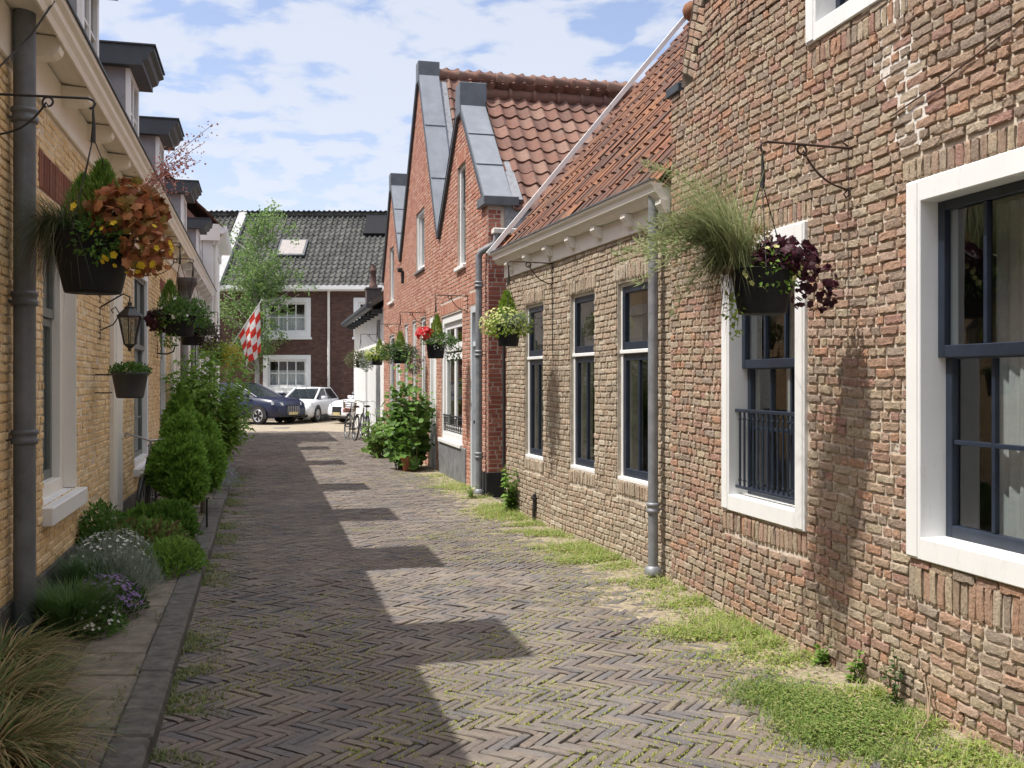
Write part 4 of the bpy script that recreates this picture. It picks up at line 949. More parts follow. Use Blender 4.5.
V = np.stack([XX, YY, .085+.04*np.sin((LL+1.05)/.52*-3.14)+.02*noise1(XX, YY, 5, 8, 4)], 2).reshape(-1, 3); i, j = np.meshgrid(np.arange(nY-1), np.arange(nX-1), indexing='ij'); q = (i*nX+j).ravel()
mb = MB(); mb.add(V, np.stack([q, q+1, q+nX+1, q+nX], 1), 0, True); tag(mb.build('planting_bed', m_soil), kind='structure')
# sandy dirt banked along the foot of the sunny walls
nY, nX = 800, 44
Ys = np.linspace(1.5, 24, nY); Ts = np.linspace(-.05, 1.3, nX); YY, TT = np.meshgrid(Ys, Ts, indexing='ij'); XX = wallX(YY)-TT
wd = .55+.35*noise1(YY, TT*0, 12, 5, .9)*2
wd = np.where(YY > 13.2, wd*.8, wd)
hz = -.004+.014*(1-TT/np.maximum(.15, wd))+.014*noise1(XX, YY, 13, 8, 9)+.008*noise1(XX, YY, 14, 8, 26)
V = np.stack([XX, YY, np.clip(hz, -.03, .03)+ground_z(XX, YY)], 2).reshape(-1, 3); i, j = np.meshgrid(np.arange(nY-1), np.arange(nX-1), indexing='ij'); q = (i*nX+j).ravel()
mb = MB(); mb.add(V, np.stack([q, q+nX, q+nX+1, q+1], 1), 0, True); tag(mb.build('dirt', m_sand), kind='structure')
mb = MB(); mb.lathe([(.0, .004), (.3, .004), (.3, 0)], 20, (-9.1*.0-8.2, 35.6, 0)); tag(mb.build('manhole_cover', m_plinth), 'round dark manhole cover in the pale road before the parked cars', 'manhole cover')

# ------------------------------------------------------------------ plants: leaves and blades
def rnd(n, s=1.0): return rng.normal(0, s, (n, 3))
def unit(v): return v/(np.linalg.norm(v, axis=1)[:, None]+1e-9)
def leaves(mb, C, D, N, ln, wd, fold=.25, droop=.15, mat=0):
    """five-point leaves folded along the midrib; C base, D pointing direction, N rough normal"""
    n = len(C); D = unit(D); S = unit(np.cross(D, N)); N = np.cross(S, D)
    ln = np.broadcast_to(np.asarray(ln, float), (n,))[:, None]; wd = np.broadcast_to(np.asarray(wd, float), (n,))[:, None]
    mid = C+D*ln*.45; tip = C+D*ln-N*ln*droop
    P = np.stack([C, mid+S*wd*.5+N*wd*fold, tip, mid-S*wd*.5+N*wd*fold, mid], 1).reshape(-1, 3)
    F = np.array([[0, 4, 1], [4, 2, 1], [0, 3, 4], [3, 2, 4]]); mb.add(P, (F[None]+(np.arange(n)*5)[:, None, None]).reshape(-1, 3), mat)
def sprigs(mb, C, D, N, ln, wd, mat=0):
    n = len(C); D = unit(D); S = unit(np.cross(D, N)); ln = np.broadcast_to(np.asarray(ln, float), (n,))[:, None]; wd = np.broadcast_to(np.asarray(wd, float), (n,))[:, None]
    P = np.stack([C, C+D*ln*.5+S*wd*.5, C+D*ln, C+D*ln*.5-S*wd*.5], 1).reshape(-1, 3)
    mb.add(P, (np.array([[0, 1, 2, 3]])[None]+(np.arange(n)*4)[:, None, None]).reshape(-1, 4), mat)
def blades(mb, P0, H, dirx, bend, width, droop=.4, seg=4, mat=0):
    """arching grass blades; H length, dirx unit xy direction, bend sideways reach relative to H"""
    n = len(P0); H = np.broadcast_to(np.asarray(H, float), (n,)); bend = np.broadcast_to(np.asarray(bend, float), (n,)); width = np.broadcast_to(np.asarray(width, float), (n,)); droop = np.broadcast_to(np.asarray(droop, float), (n,))
    side = np.stack([-dirx[:, 1], dirx[:, 0], np.zeros(n)], 1); rows = []
    for k in range(seg+1):
        t = k/seg; c = np.stack([P0[:, 0]+dirx[:, 0]*bend*H*t**1.5, P0[:, 1]+dirx[:, 1]*bend*H*t**1.5, P0[:, 2]+H*(t-droop*t*t)], 1)
        if k < seg: w_ = (width*(1-t*.75)*.5)[:, None]; rows += [c-side*w_, c+side*w_]
        else: rows += [c]
    m = len(rows); P = np.stack(rows, 1).reshape(-1, 3); off = (np.arange(n)*m)[:, None, None]
    q = np.array([[2*k, 2*k+1, 2*k+3, 2*k+2] for k in range(seg-1)])
    if len(q): mb.add(P, (q[None]+off).reshape(-1, 4), mat)
    tr = np.array([[2*seg-2, 2*seg-1, 2*seg]])
    if len(q): mb.f.append(((tr[None]+off).reshape(-1, 3)+mb.n-len(P), mat, False))
    else: mb.add(P, (tr[None]+off).reshape(-1, 3), mat)
def flowers(mb, C, N, r, petals=5, mat=0, cup=.3):
    n = len(C); N = unit(N); up = np.tile([0.3, .2, 1.], (n, 1)); A = unit(np.cross(N, up+rnd(n, .2))); B = np.cross(N, A)
    r = np.broadcast_to(np.asarray(r, float), (n,))[:, None]; k = petals*2; pts = [C]
    for i in range(k):
        a = 2*math.pi*i/k; rr = r*(1 if i % 2 == 0 else .74); pts.append(C+(A*math.cos(a)+B*math.sin(a))*rr+N*r*cup)
    P = np.stack(pts, 1).reshape(-1, 3); F = np.array([[0, 1+i, 1+(i+1) % k] for i in range(k)])
    mb.add(P, (F[None]+(np.arange(n)*(k+1))[:, None, None]).reshape(-1, 3), mat)
def ball(n, c, rad, shell=.5, zmin=-1.0):
    d = unit(rnd(n)); d = d[d[:, 2] > zmin]; r = (shell+(1-shell)*rng.random(len(d))**.6); return np.array(c)+d*r[:, None]*np.array(rad), d
def xy(n): a = rng.random(n)*2*math.pi; return np.stack([np.cos(a), np.sin(a)], 1)

g_bright = leaf_mat('bright leaf', [(.15, .28, .04), (.23, .38, .07), (.09, .19, .03)])
g_mid = leaf_mat('mid green leaf', [(.08, .18, .035), (.13, .25, .05), (.05, .12, .025)])
g_dark = leaf_mat('dark green leaf', [(.05, .11, .03), (.085, .16, .04), (.03, .07, .02)])
g_conifer = leaf_mat('conifer green', [(.15, .30, .04), (.24, .42, .07), (.085, .19, .028)], .4)
g_lime = leaf_mat('lime foliage', [(.22, .34, .04), (.32, .44, .07), (.14, .25, .03)])
g_grass = leaf_mat('fountain grass', [(.13, .20, .06), (.21, .27, .09), (.09, .14, .045), (.30, .29, .13)], .4)
g_grass_pale = leaf_mat('pale basket grass', [(.30, .36, .16), (.40, .44, .22), (.20, .27, .11), (.46, .45, .27)], .45)
g_straw = leaf_mat('straw blades', [(.42, .31, .15), (.28, .21, .10), (.52, .40, .21), (.18, .15, .065)], .35)
g_brown = leaf_mat('brown hanging grass', [(.12, .085, .045), (.18, .13, .07), (.08, .07, .035)], .3)
g_weed = leaf_mat('weed green', [(.32, .40, .08), (.24, .36, .065), (.42, .46, .13), (.16, .28, .05), (.50, .45, .22), (.56, .48, .30), (.20, .33, .06), (.36, .43, .09)], .4)
g_turf = leaf_mat('turf green', [(.16, .27, .055), (.22, .33, .075), (.11, .19, .04), (.30, .35, .11), (.19, .28, .06), (.40, .37, .18)], .4)
g_purple = leaf_mat('purple leaf', [(.045, .012, .022), (.09, .02, .035), (.03, .012, .018), (.13, .05, .07)], .25)
g_coral = leaf_mat('coral bells leaf', [(.44, .15, .065), (.58, .26, .11), (.30, .10, .05), (.26, .22, .05), (.50, .20, .10)], .35)
g_silver = leaf_mat('silver leaf', [(.26, .32, .26), (.36, .41, .36), (.18, .24, .19)], .3)
f_yellow = leaf_mat('yellow petal', [(.80, .52, .03), (.75, .60, .05)], .3)
f_red = leaf_mat('red petal', [(.60, .02, .03), (.72, .06, .06)], .3)
f_white = leaf_mat('white petal', [(.80, .80, .76), (.72, .74, .68)], .3)
f_pale = leaf_mat('pale yellow petal', [(.62, .66, .22), (.72, .72, .34), (.5, .6, .15)], .35)
f_mauve = leaf_mat('mauve petal', [(.28, .18, .42), (.36, .24, .48), (.22, .16, .36)], .3)
f_pink = leaf_mat('pink spike', [(.55, .22, .20), (.62, .35, .30), (.5, .12, .1)], .3)
f_orange = leaf_mat('orange petal', [(.75, .16, .03), (.8, .28, .05)], .3)
m_stem = plain('stem', (.10, .12, .04), .8, var=.3)
m_bark = plain('bark', (.12, .10, .08), .9, var=.35, scale=14, bmp=.6)
m_bark_pale = plain('pale bark', (.30, .29, .26), .9, var=.4, scale=9, bmp=.5)
# ------------------------------------------------------------------ weeds
def weed_field(name, mats, parts, kind='stuff'):
    pass
n = 95000
Yw = 3.2+rng.random(n)**1.25*20; pat = noise1(Yw, Yw*0, 31, 6, 1.1)
T = np.abs(rng.normal(0, .42, n))*(1+.6*pat); X = wallX(Yw)-.02-T
dens = noise1(X, Yw, 33, 8, 3.2)+.45*noise1(X, Yw, 34, 8, 9); pr = np.clip((dens+.24-.6*np.clip(T-.3, 0, 1))/.55, 0, 1)**1.8; keep = (rng.random(n) < pr) & (T < 1.35) & ((Yw < 13.4) | (rng.random(n) < .30))
keep &= (Yw < 18)
X, Yw, T = X[keep], Yw[keep], T[keep]; n = len(X)
P0 = np.stack([X, Yw, ground_z(X, Yw)+.002], 1)
mb = MB(); blades(mb, P0, rng.uniform(.012, .06, n)*(1+1.0*np.exp(-T/.15))*(1+.9*np.clip(noise1(X, Yw, 36, 7, 5), -.5, 1)), xy(n), rng.uniform(.2, 1.3, n), rng.uniform(.004, .010, n), .3, 2)
n2 = 16000; idx = rng.integers(0, n, n2); C = P0[idx]+np.stack([rng.normal(0, .03, n2), rng.normal(0, .03, n2), rng.uniform(.004, .03, n2)], 1)
D = np.concatenate([xy(n2), rng.uniform(-.1, .5, (n2, 1))], 1); leaves(mb, C, D, np.tile([0, 0, 1.], (n2, 1)), rng.uniform(.015, .05, n2), rng.uniform(.009, .024, n2))
n3 = 5000; idx = rng.integers(0, n, n3); P3 = P0[idx]+np.concatenate([rng.normal(0, .05, (n3, 2)), np.zeros((n3, 1))], 1); blades(mb, P3, rng.uniform(.06, .17, n3), xy(n3), rng.uniform(.3, 1.3, n3), .004, .4, 3)
tag(mb.build('wall_foot_weeds', g_weed), 'yellow green weeds and dry grass along the foot of the sunny brick walls', 'weeds', kind='stuff')
# the greener turf patch near the camera
n = 15000; a = rng.normal(0, 1, (n, 2)); Yp = 5.0+a[:, 0]*.27; Xp = wallX(Yp)-.50+a[:, 1]*.16+.07*np.sin(Yp*9)
k = noise1(Xp, Yp, 41, 8, 6) > -.12-.25*rng.random(n); Xp, Yp = Xp[k], Yp[k]; n = len(Xp)
mb = MB(); blades(mb, np.stack([Xp, Yp, ground_z(Xp, Yp)], 1), rng.uniform(.02, .06, n)*(1+1.2*np.clip(noise1(Xp, Yp, 44, 7, 7), -.4, 1)), xy(n), rng.uniform(.3, 1.1, n), .006, .35, 2); i3 = rng.integers(0, n, 5000); leaves(mb, np.stack([Xp[i3], Yp[i3], ground_z(Xp[i3], Yp[i3])+rng.uniform(.01, .05, 5000)], 1), np.concatenate([xy(5000), rng.uniform(0, .6, (5000, 1))], 1), np.tile([0, 0, 1.], (5000, 1)), rng.uniform(.012, .026, 5000), rng.uniform(.008, .014, 5000))
tag(mb.build('turf', g_turf), 'bright green patch of turf growing over the paving near the lower right corner', 'grass', kind='stuff')
# moss tufts and seedlings in the joints
n = 60000; Yj = 3.5+rng.random(n)**1.5*22; Lj = rng.uniform(-.5, 3.6, n); Xj = Lj-.25*Yj
k = (noise1(Xj, Yj, 51, 8, 2.0)+.6*noise1(Xj, Yj, 52, 8, 7)+.5*np.clip((Lj-1.7)/1.5, -.5, 1)*.5 > -.02+.30*np.clip((Yj-6.5)/6, 0, 1)) & (Xj < wallX(Yj)-.05); Xj, Yj = Xj[k], Yj[k]
u0 = None
# snap to the joints: work in the pattern's own axes and keep those near a cell edge of either direction
A_ = Xj*sd_[0]+Yj*sd_[1]-al0; B_ = Xj*pd_[0]+Yj*pd_[1]-1.3; uu = (A_+B_)*s2; vv = (B_-A_)*s2
row = np.floor(vv/w); colm = np.floor(uu/w); isH = ((colm-row) % 8) < 4
vv = np.where(isH, np.round(vv/w)*w, vv); uu = np.where(isH, uu, np.round(uu/w)*w)
A_ = (uu-vv)*s2+al0; B_ = (uu+vv)*s2+1.3; Xj = A_*sd_[0]+B_*pd_[0]; Yj = A_*sd_[1]+B_*pd_[1]; n = len(Xj)
mb = MB(); C = np.stack([Xj+rng.normal(0, .002, n), Yj+rng.normal(0, .002, n), ground_z(Xj, Yj)-.002], 1)
C = np.repeat(C, 3, 0)+rng.normal(0, .006, (n*3, 3))*np.array([1, 1, 0]); blades(mb, C, rng.uniform(.005, .015, len(C)), xy(len(C)), rng.uniform(.4, 1.4, len(C)), .007, .3, 2)
tag(mb.build('joint_moss', leaf_mat('joint moss', [(.42, .44, .10), (.34, .40, .08), (.50, .48, .15), (.26, .33, .06)], .4)), 'tufts of yellow green moss and grass in the paving joints', 'moss', kind='stuff')
# weeds along the kerb
n = 14000; Yk = 3.4+rng.random(n)**1.3*15; Lk = -.5+np.abs(rng.normal(0, .13, n)); Xk = gx(Lk, Yk)
k = noise1(Xk, Yk, 61, 8, 2.6)+.4*noise1(Xk, Yk, 62, 8, 8) > .02; Xk, Yk = Xk[k], Yk[k]; n = len(Xk)
mb = MB(); blades(mb, np.stack([Xk, Yk, ground_z(Xk, Yk)], 1), rng.uniform(.015, .055, n), xy(n), rng.uniform(.3, 1.3, n), rng.uniform(.004, .009, n), .35, 2)
n2 = 2500; Yk = 4+rng.random(n2)*11; Lk = rng.normal(-.72, .06, n2); Xk = gx(Lk, Yk); k = noise1(Xk, Yk, 63, 8, 2.5) > .18; Xk, Yk = Xk[k], Yk[k]; n2 = len(Xk)
n4 = 900; Y4 = 3.6+rng.random(n4)*5; L4_ = rng.choice([-.70, -.88, -1.03], n4)+rng.normal(0, .03, n4); X4 = gx(L4_, Y4); k4 = noise1(X4, Y4, 64, 8, 3.5) > .1; blades(mb, np.stack([X4[k4], Y4[k4], np.full(k4.sum(), .085)], 1), rng.uniform(.015, .06, k4.sum()), xy(int(k4.sum())), .9, .007, .35, 2)
blades(mb, np.stack([Xk, Yk, np.full(n2, .085)], 1), rng.uniform(.015, .05, n2), xy(n2), .8, .006, .35, 2)
tag(mb.build('kerb_weeds', leaf_mat('kerb weed green', [(.17, .24, .06), (.11, .18, .045), (.24, .27, .10), (.33, .28, .16)])), 'low weeds growing along both sides of the concrete kerb', 'weeds', kind='stuff')

# ------------------------------------------------------------------ bedding plants on the left
def plant(name, label, cat, lat, Y, group=None, X=None, z=.09):
    return empty(name, (gx(lat, Y) if X is None else X, Y, z), 0, label, cat, group)
def tussock(name, label, lat, Y, n, H, wd, mats, spread, bend=(.45, 1.0), droop=(.5, 1.0), z=.09, X=None):
    r = plant(name, label, 'ornamental grass', lat, Y, 'ornamental grass clumps', X, z)
    for i, (m, fr) in enumerate(mats):
        k = int(n*fr); d = xy(k); rr = np.abs(rng.normal(0, spread, k)); P0 = np.stack([d[:, 0]*rr, d[:, 1]*rr, np.zeros(k)], 1); d2 = d+rng.normal(0, .35, (k, 2)); d2 /= np.linalg.norm(d2, axis=1)[:, None]
        mb = MB(); blades(mb, P0, rng.uniform(*H, k), d2, rng.uniform(*bend, k), wd, rng.uniform(*droop, k), 6); mb.build(['blades', 'seed_blades'][i], m, r)
    return r
tussock('fountain_grass', 'big arching brown and green grass clump in the lower left corner', -1.30, 4.65, 1500, (.32, .62), .011, [(g_grass, .6), (g_straw, .4)], .13)
tussock('fountain_grass', 'smaller straw tinged grass clump below the drainpipe foot, behind the big clump', -1.42, 5.4, 1200, (.3, .52), .011, [(g_grass, .5), (g_straw, .5)], .10)
tussock('fountain_grass', 'brown grass clump cut by the bottom left picture edge', -1.12, 4.05, 1200, (.3, .55), .011, [(g_straw, .6), (g_grass, .4)], .12)
tussock('grass_tuft', 'upright fresh green grass tuft just past the drainpipe foot', -1.22, 6.35, 2400, (.25, .48), .008, [(leaf_mat('fresh blade', [(.06, .13, .03), (.10, .19, .05), (.14, .22, .07)], .4), 1)], .09, (.25, .8), (.2, .5))
tussock('grass_tuft', 'second green grass tuft in the bed behind the mauve flowers', -1.28, 7.5, 1700, (.2, .42), .008, [(leaf_mat('deep blade', [(.05, .11, .03), (.08, .16, .045)], .4), 1)], .10, (.25, .7), (.2, .4))
def cushion(name, label, cat, lat, Y, rx, ry, h, nleaf, lm, ls, lw, fl=None, z=.09, group=None, updir=.6, X=None, flow_n=0, fr=.012, fheight=1.0):
    r = plant(name, label, cat, lat, Y, group, X, z); mb = MB()
    C, d = ball(nleaf, (0, 0, h*.12), (rx, ry, h*.85), .35, -.15); C = C*(1+.22*noise1(C[:, 0]*6, C[:, 1]*6, 70, 6, 1.5)[:, None]); C[:, 2] = np.maximum(C[:, 2], .01)
    D = d+np.array([0, 0, updir])+rnd(len(C), .5); leaves(mb, C, D, d+rnd(len(C), .4)+[0, 0, .6], rng.uniform(ls*.6, ls*1.2, len(C)), rng.uniform(lw*.7, lw*1.2, len(C)))
    mb.build('foliage', lm, r)
    if fl is not None:
        mb = MB(); C, d = ball(flow_n*3, (0, 0, h*.15), (rx*.95, ry*.95, h*fheight), .9, .15); C = C[:flow_n]; d = d[:flow_n]; flowers(mb, C, d+[0, 0, .5], rng.uniform(fr*.7, fr*1.2, len(C))); mb.build('blossom', fl, r)
    return r
cushion('flowering_plant', 'mauve flower heads on a low dark plant beside the slabs', 'flowering plant', -1.08, 6.85, .26, .36, .24, 1300, g_dark, .06, .022, f_mauve, flow_n=300, fr=.018)
cushion('flowering_plant', 'small plant with white flowers at the edge of the slabs, before the mauve flowers', 'flowering plant', -1.06, 6.35, .18, .22, .18, 700, g_mid, .05, .018, f_white, flow_n=90, fr=.012)
cushion('flowering_plant', 'drift of white flowers over grey green foliage beside the yellow wall', 'flowering plant', -1.2, 8.05, .34, .5, .36, 2600, g_silver, .08, .010, f_white, flow_n=240, fr=.014, updir=1.2)
cushion('feathery_plant', 'fluffy grey green feathery mound before the white flowers', 'ground cover', -1.08, 7.55, .30, .38, .30, 3600, g_silver, .09, .005, updir=1.4)
cushion('ground_cover', 'sprawling green and reddish ground cover before the low conifer bush', 'ground cover', -1.12, 9.0, .42, .75, .34, 4200, leaf_mat('mixed cover leaf', [(.11, .22, .04), (.18, .32, .07), (.20, .11, .06), (.08, .16, .035), (.22, .34, .08)]), .07, .034)
cushion('ground_cover', 'fresh green low plant spilling over the kerb', 'ground cover', -.76, 8.4, .24, .42, .27, 2200, g_bright, .065, .026)
cushion('ground_cover', 'leafy young plant climbing at the foot of the cream pilaster', 'ground cover', -1.42, 8.75, .18, .45, .55, 1600, g_mid, .065, .032)
cushion('lavender', 'grey lavender cushion with bluish flowers where the kerb ends', 'lavender', -.72, 14.6, .32, .85, .42, 2800, g_silver, .08, .010, leaf_mat('lavender flower', [(.36, .34, .50), (.46, .44, .58)]), flow_n=600, fr=.014, updir=1.2)
cushion('lavender', 'dull violet low plant at the foot of the leafy shrub', 'lavender', -.78, 16.4, .32, .55, .34, 1400, g_silver, .07, .009, f_mauve, flow_n=180, fr=.014, z=.0)
# weeds with names of their own by the sunny walls
def leafy_stem(name, label, X, Y, nst, h, ls, lm, spread, z=0, nl=16, cat='weed'):
    r = plant(name, label, cat, 0, Y, None, X, z); sm = MB(); lm_ = MB()
    for i in range(nst):
        a = rng.random()*6.28; hh = h*rng.uniform(.6, 1.05); ex = spread*rng.uniform(.2, 1); tipx, tipy = math.cos(a)*ex, math.sin(a)*ex
        pts = [(tipx*t**1.4, tipy*t**1.4, hh*t) for t in np.linspace(0, 1, 6)]; sm.tube(pts, np.linspace(.007, .002, 6)*max(.5, h), 5)
        k = nl; tt = rng.uniform(.08, 1, k); C = np.stack([tipx*tt**1.4, tipy*tt**1.4, hh*tt], 1); d = xy(k)
        D = np.concatenate([d, rng.uniform(-.1, .7, (k, 1))], 1); leaves(lm_, C, D, np.tile([0, 0, 1.], (k, 1))+rnd(k, .25), rng.uniform(.6, 1.1, k)*ls*(1.15-.6*tt), rng.uniform(.4, .6, k)*ls*(1.1-.5*tt), .18, .25)
    sm.build('stem', m_stem, r); lm_.build('foliage', lm, r); return r
leafy_stem('leafy_weed', 'bright leafy weed at the far corner of the low tan brick house', -.02, 12.75, 9, .62, .15, g_bright, .25)
leafy_stem('leafy_weed', 'dark leaved weed with a bare woody stem against the near brick wall', float(wallX(5.2))-.07, 5.2, 3, .33, .06, g_dark, .1)
leafy_stem('leafy_weed', 'small bright seedling at the wall foot under the railed window', float(wallX(5.95))-.06, 5.95, 3, .14, .07, g_bright, .08)
leafy_stem('leafy_weed', 'light green seedling at the wall foot nearest the turf patch', float(wallX(5.6))-.06, 5.6, 3, .2, .065, g_bright, .08)
leafy_stem('leafy_weed', 'small weed at the foot of the red brick flank by the pipe', float(wallX(14.4))-.25, 14.3, 4, .2, .07, g_bright, .12)
mb = MB(); q = float(wallX(4.9)); mb.tube([(q-.12, 4.85, .0), (q-.06, 5.0, .12), (q-.03, 5.2, .33)], .005, 6); mb.tube([(q-.30, 4.6, .01), (q-.12, 4.85, .06), (q-.02, 5.05, .2)], .004, 6); tag(mb.build('dry_stem', m_wood), 'pale dry fallen stems leaning on the wall foot at lower right', 'dry stem')
# hollyhock thicket in front of the pink gables
def thicket(name, label, X, Y, rx, ry, h, n, ls, lm, spires=()):
    r = plant(name, label, 'tall plant', 0, Y, None, X, 0); sm, lf = MB(), MB()
    for i in range(n):
        a = rng.random()*6.28; q = math.sqrt(rng.random()); tx, ty = math.cos(a)*rx*q, math.sin(a)*ry*q; hh = h*(1-.45*q*q)*rng.uniform(.75, 1.05)
        sm.tube([(tx*.5*t+tx*.5, ty*.5*t+ty*.5, hh*t) for t in np.linspace(0, 1, 5)], np.linspace(.012, .004, 5), 5); k = int(20*hh)
        t = rng.uniform(.1, 1, k); C = np.stack([tx*.5*(1+t), ty*.5*(1+t), hh*t], 1); d = xy(k); D = np.concatenate([d, rng.uniform(-.25, .55, (k, 1))], 1)
        C = C+D*rng.uniform(.02, .16, (k, 1)); flowers(lf, C+D*.05, np.array([0, -.35, 1.])+rnd(k, .5), rng.uniform(.6, 1.1, k)*ls*(1.1-.5*t), 5, 0, .12)
    for (tx, ty, hh) in spires:
        sm.tube([(tx, ty, 0), (tx*1.02, ty, hh)], [.012, .004], 5); k = 26; t = rng.uniform(.35, 1, k); D = np.concatenate([xy(k), rng.uniform(-.1, .5, (k, 1))], 1); flowers(lf, np.stack([t*0+tx, t*0+ty, hh*t], 1)+D*.09, np.array([0, -.4, 1.])+rnd(k, .4), rng.uniform(.04, .085, k)*(1.3-.6*t), 5, 0, .12)
    sm.build('stem', m_stem, r); lf.build('foliage', lm, r); return r
thicket('hollyhock', 'tall leafy hollyhock thicket against the tallest pink gable', float(wallX(19.0))-.50, 19.0, .45, .75, 1.75, 46, .105, leaf_mat('hollyhock leaf', [(.09, .19, .03), (.15, .28, .05), (.055, .12, .022)]), [(-.1, .3, 2.3), (.1, -.2, 2.15), (.2, -.5, 2.0), (-.25, .1, 1.95)])
thicket('hollyhock', 'lower leafy plant between the bicycles and the tall hollyhock', float(wallX(22.3))-.55, 22.3, .5, .9, 1.15, 34, .10, leaf_mat('soft leaf', [(.12, .21, .04), (.18, .30, .06), (.08, .14, .03)]))
mb = MB(); mb.lathe([(0, 0), (.10, 0), (.14, .23), (.155, .23), (.155, .28), (.13, .28), (.12, .22), (0, .22)], 18, (0, 0, 0)); tag(mb.build('flower_pot', m_terra, None, (float(wallX(18.5))-.60, 18.7, 0)), 'terracotta pot at the foot of the hollyhock thicket', 'flower pot')
# leafy shrub on the left
r = plant('leafy_shrub', 'large light green leafy shrub leaning over the street, past the conifers', 'shrub', -1.0, 17.6, z=0)
br_, lf = MB(), MB()
for i in range(60):
    a = rng.random()*6.28; hh = rng.uniform(.7, 2.0)*(1 if rng.random() < .7 else 1.15); ex = rng.uniform(.2, .85); tx, ty = .25+math.cos(a)*ex*.75, math.sin(a)*ex*2.0; ts = np.linspace(0, 1, 6)
    br_.tube([(tx*t**1.2, ty*t**1.2, hh*t) for t in ts], np.linspace(.014, .003, 6), 5)
    k = 100; tt = rng.uniform(.12, 1, k)**.8; C = np.stack([tx*tt**1.2, ty*tt**1.2, hh*tt], 1)+rnd(k, .075); d = np.concatenate([xy(k), rng.uniform(-.3, .5, (k, 1))], 1)
    leaves(lf, C, d, np.tile([0, 0, 1.], (k, 1))+rnd(k, .35), rng.uniform(.09, .19, k), rng.uniform(.05, .095, k), .15, .3)
br_.build('branches', m_stem, r); lf.build('foliage', leaf_mat('shrub leaf', [(.17, .31, .045), (.25, .42, .07), (.10, .21, .035)]), r)
for c_ in ((.2, -2.2, 1.05), (.22, -2.18, .98), (.25, -2.25, .8), (.18, -2.2, .92)):
    fm = MB(); flowers(fm, np.array([c_]), np.array([[.1, -1, .3]]), .055); fm.build('flower', f_orange, r)
# clipped conifers
def conifer(name, label, lobes, lat, Y, n, z=0, stem=None, mat=g_conifer, ls=.07):
    r = plant(name, label, 'conifer', lat, Y, 'conifers along the yellow row', None, z); mb = MB()
    tot = sum(l[3]*l[5] for l in lobes)
    for (cx, cy, cz, rx, ry, rz, pw) in lobes:
        k = int(n*rx*rz/tot); C, d = ball(k, (0, 0, 0), (1, 1, 1), .72); lum = 1+.75*noise1(d[:, 0]*2+cz, d[:, 1]*2+d[:, 2]*2.2, int(cz*100) % 97, 8, 3.2)
        C = C*lum[:, None]; prof = np.where(d[:, 2] > 0, (1-np.clip(d[:, 2], 0, 1))**pw if pw else 1, 1); C[:, :2] *= np.maximum(.08, prof)[:, None] if pw else 1
        C = C*[rx, ry, rz]+[cx, cy, cz]; D = d*[1, 1, .6]+[0, 0, .9]+rnd(len(C), .45); sprigs(mb, C, D, d+rnd(len(C), .7), rng.uniform(.6, 1.3, len(C))*ls, rng.uniform(.28, .45, len(C))*ls)
        k2 = k//5; C2, d2 = ball(k2, (0, 0, 0), (.72, .72, .72), .6); sprigs(mb, C2*[rx, ry, rz]+[cx, cy, cz], d2+rnd(len(C2), .4), d2+rnd(len(C2), .7), ls*2, ls*1.2)
    mb.build('foliage', mat, r)
    if stem: sm = MB(); sm.tube(stem, np.linspace(.035, .015, len(stem)), 8); sm.build('trunk', m_bark, r)
    return r
conifer('clipped_conifer', 'bushy rounded conifer with a pointed shoulder, standing on thin black legs', [(0, 0, .78, .27, .32, .30, 0), (-.04, .22, 1.06, .15, .2, .24, 0), (.10, -.08, .60, .20, .26, .22, 0)], -.90, 10.7, 15000, stem=[(0, 0, .3), (0, 0, 1.1)])
conifer('clipped_conifer', 'slim upright conifer cone rising behind the rounded one', [(0, 0, .98, .18, .22, .60, .35)], -1.02, 12.4, 6000, stem=[(0, 0, 0), (0, 0, 1.3)])
conifer('clipped_conifer', 'round conifer closest to the street, beside the lavender', [(0, 0, .66, .23, .36, .33, 0), (-.10, .3, .92, .18, .26, .28, 0)], -.72, 12.2, 9000, stem=[(0, 0, 0), (0, 0, .9)])
conifer('clipped_conifer', 'low dark spreading conifer bush under the rounded one', [(0, 0, .22, .34, .40, .22, 0), (.13, .1, .28, .22, .26, .19, 0)], -1.06, 9.75, 8500, mat=leaf_mat('low conifer green', [(.085, .19, .03), (.14, .27, .045), (.05, .12, .02)], .3), stem=[(0, 0, 0), (0, 0, .3)])
r = empty('plant_stand', (gx(-.78, 10.75), 10.75, .085), -.24, 'thin black legged plant stand under the rounded conifer', 'plant stand')
mb = MB(); mb.lathe([(0, .0), (.16, .0), (.19, .22), (.2, .22), (.2, .24), (0, .24)], 16, (-.05, 0, .34)); mb.build('planter', m_pot, r)
mb = MB(); mb.box(-.22, .14, -.18, .18, .32, .34, .005); mb.build('tray', m_black, r)
for (a, b) in ((.12, -.15), (.12, .15), (-.2, -.15), (-.2, .15)): mb = MB(); mb.tube([(a, b, 0), (a, b, .33)], .012, 8); mb.build('leg', m_black, r)
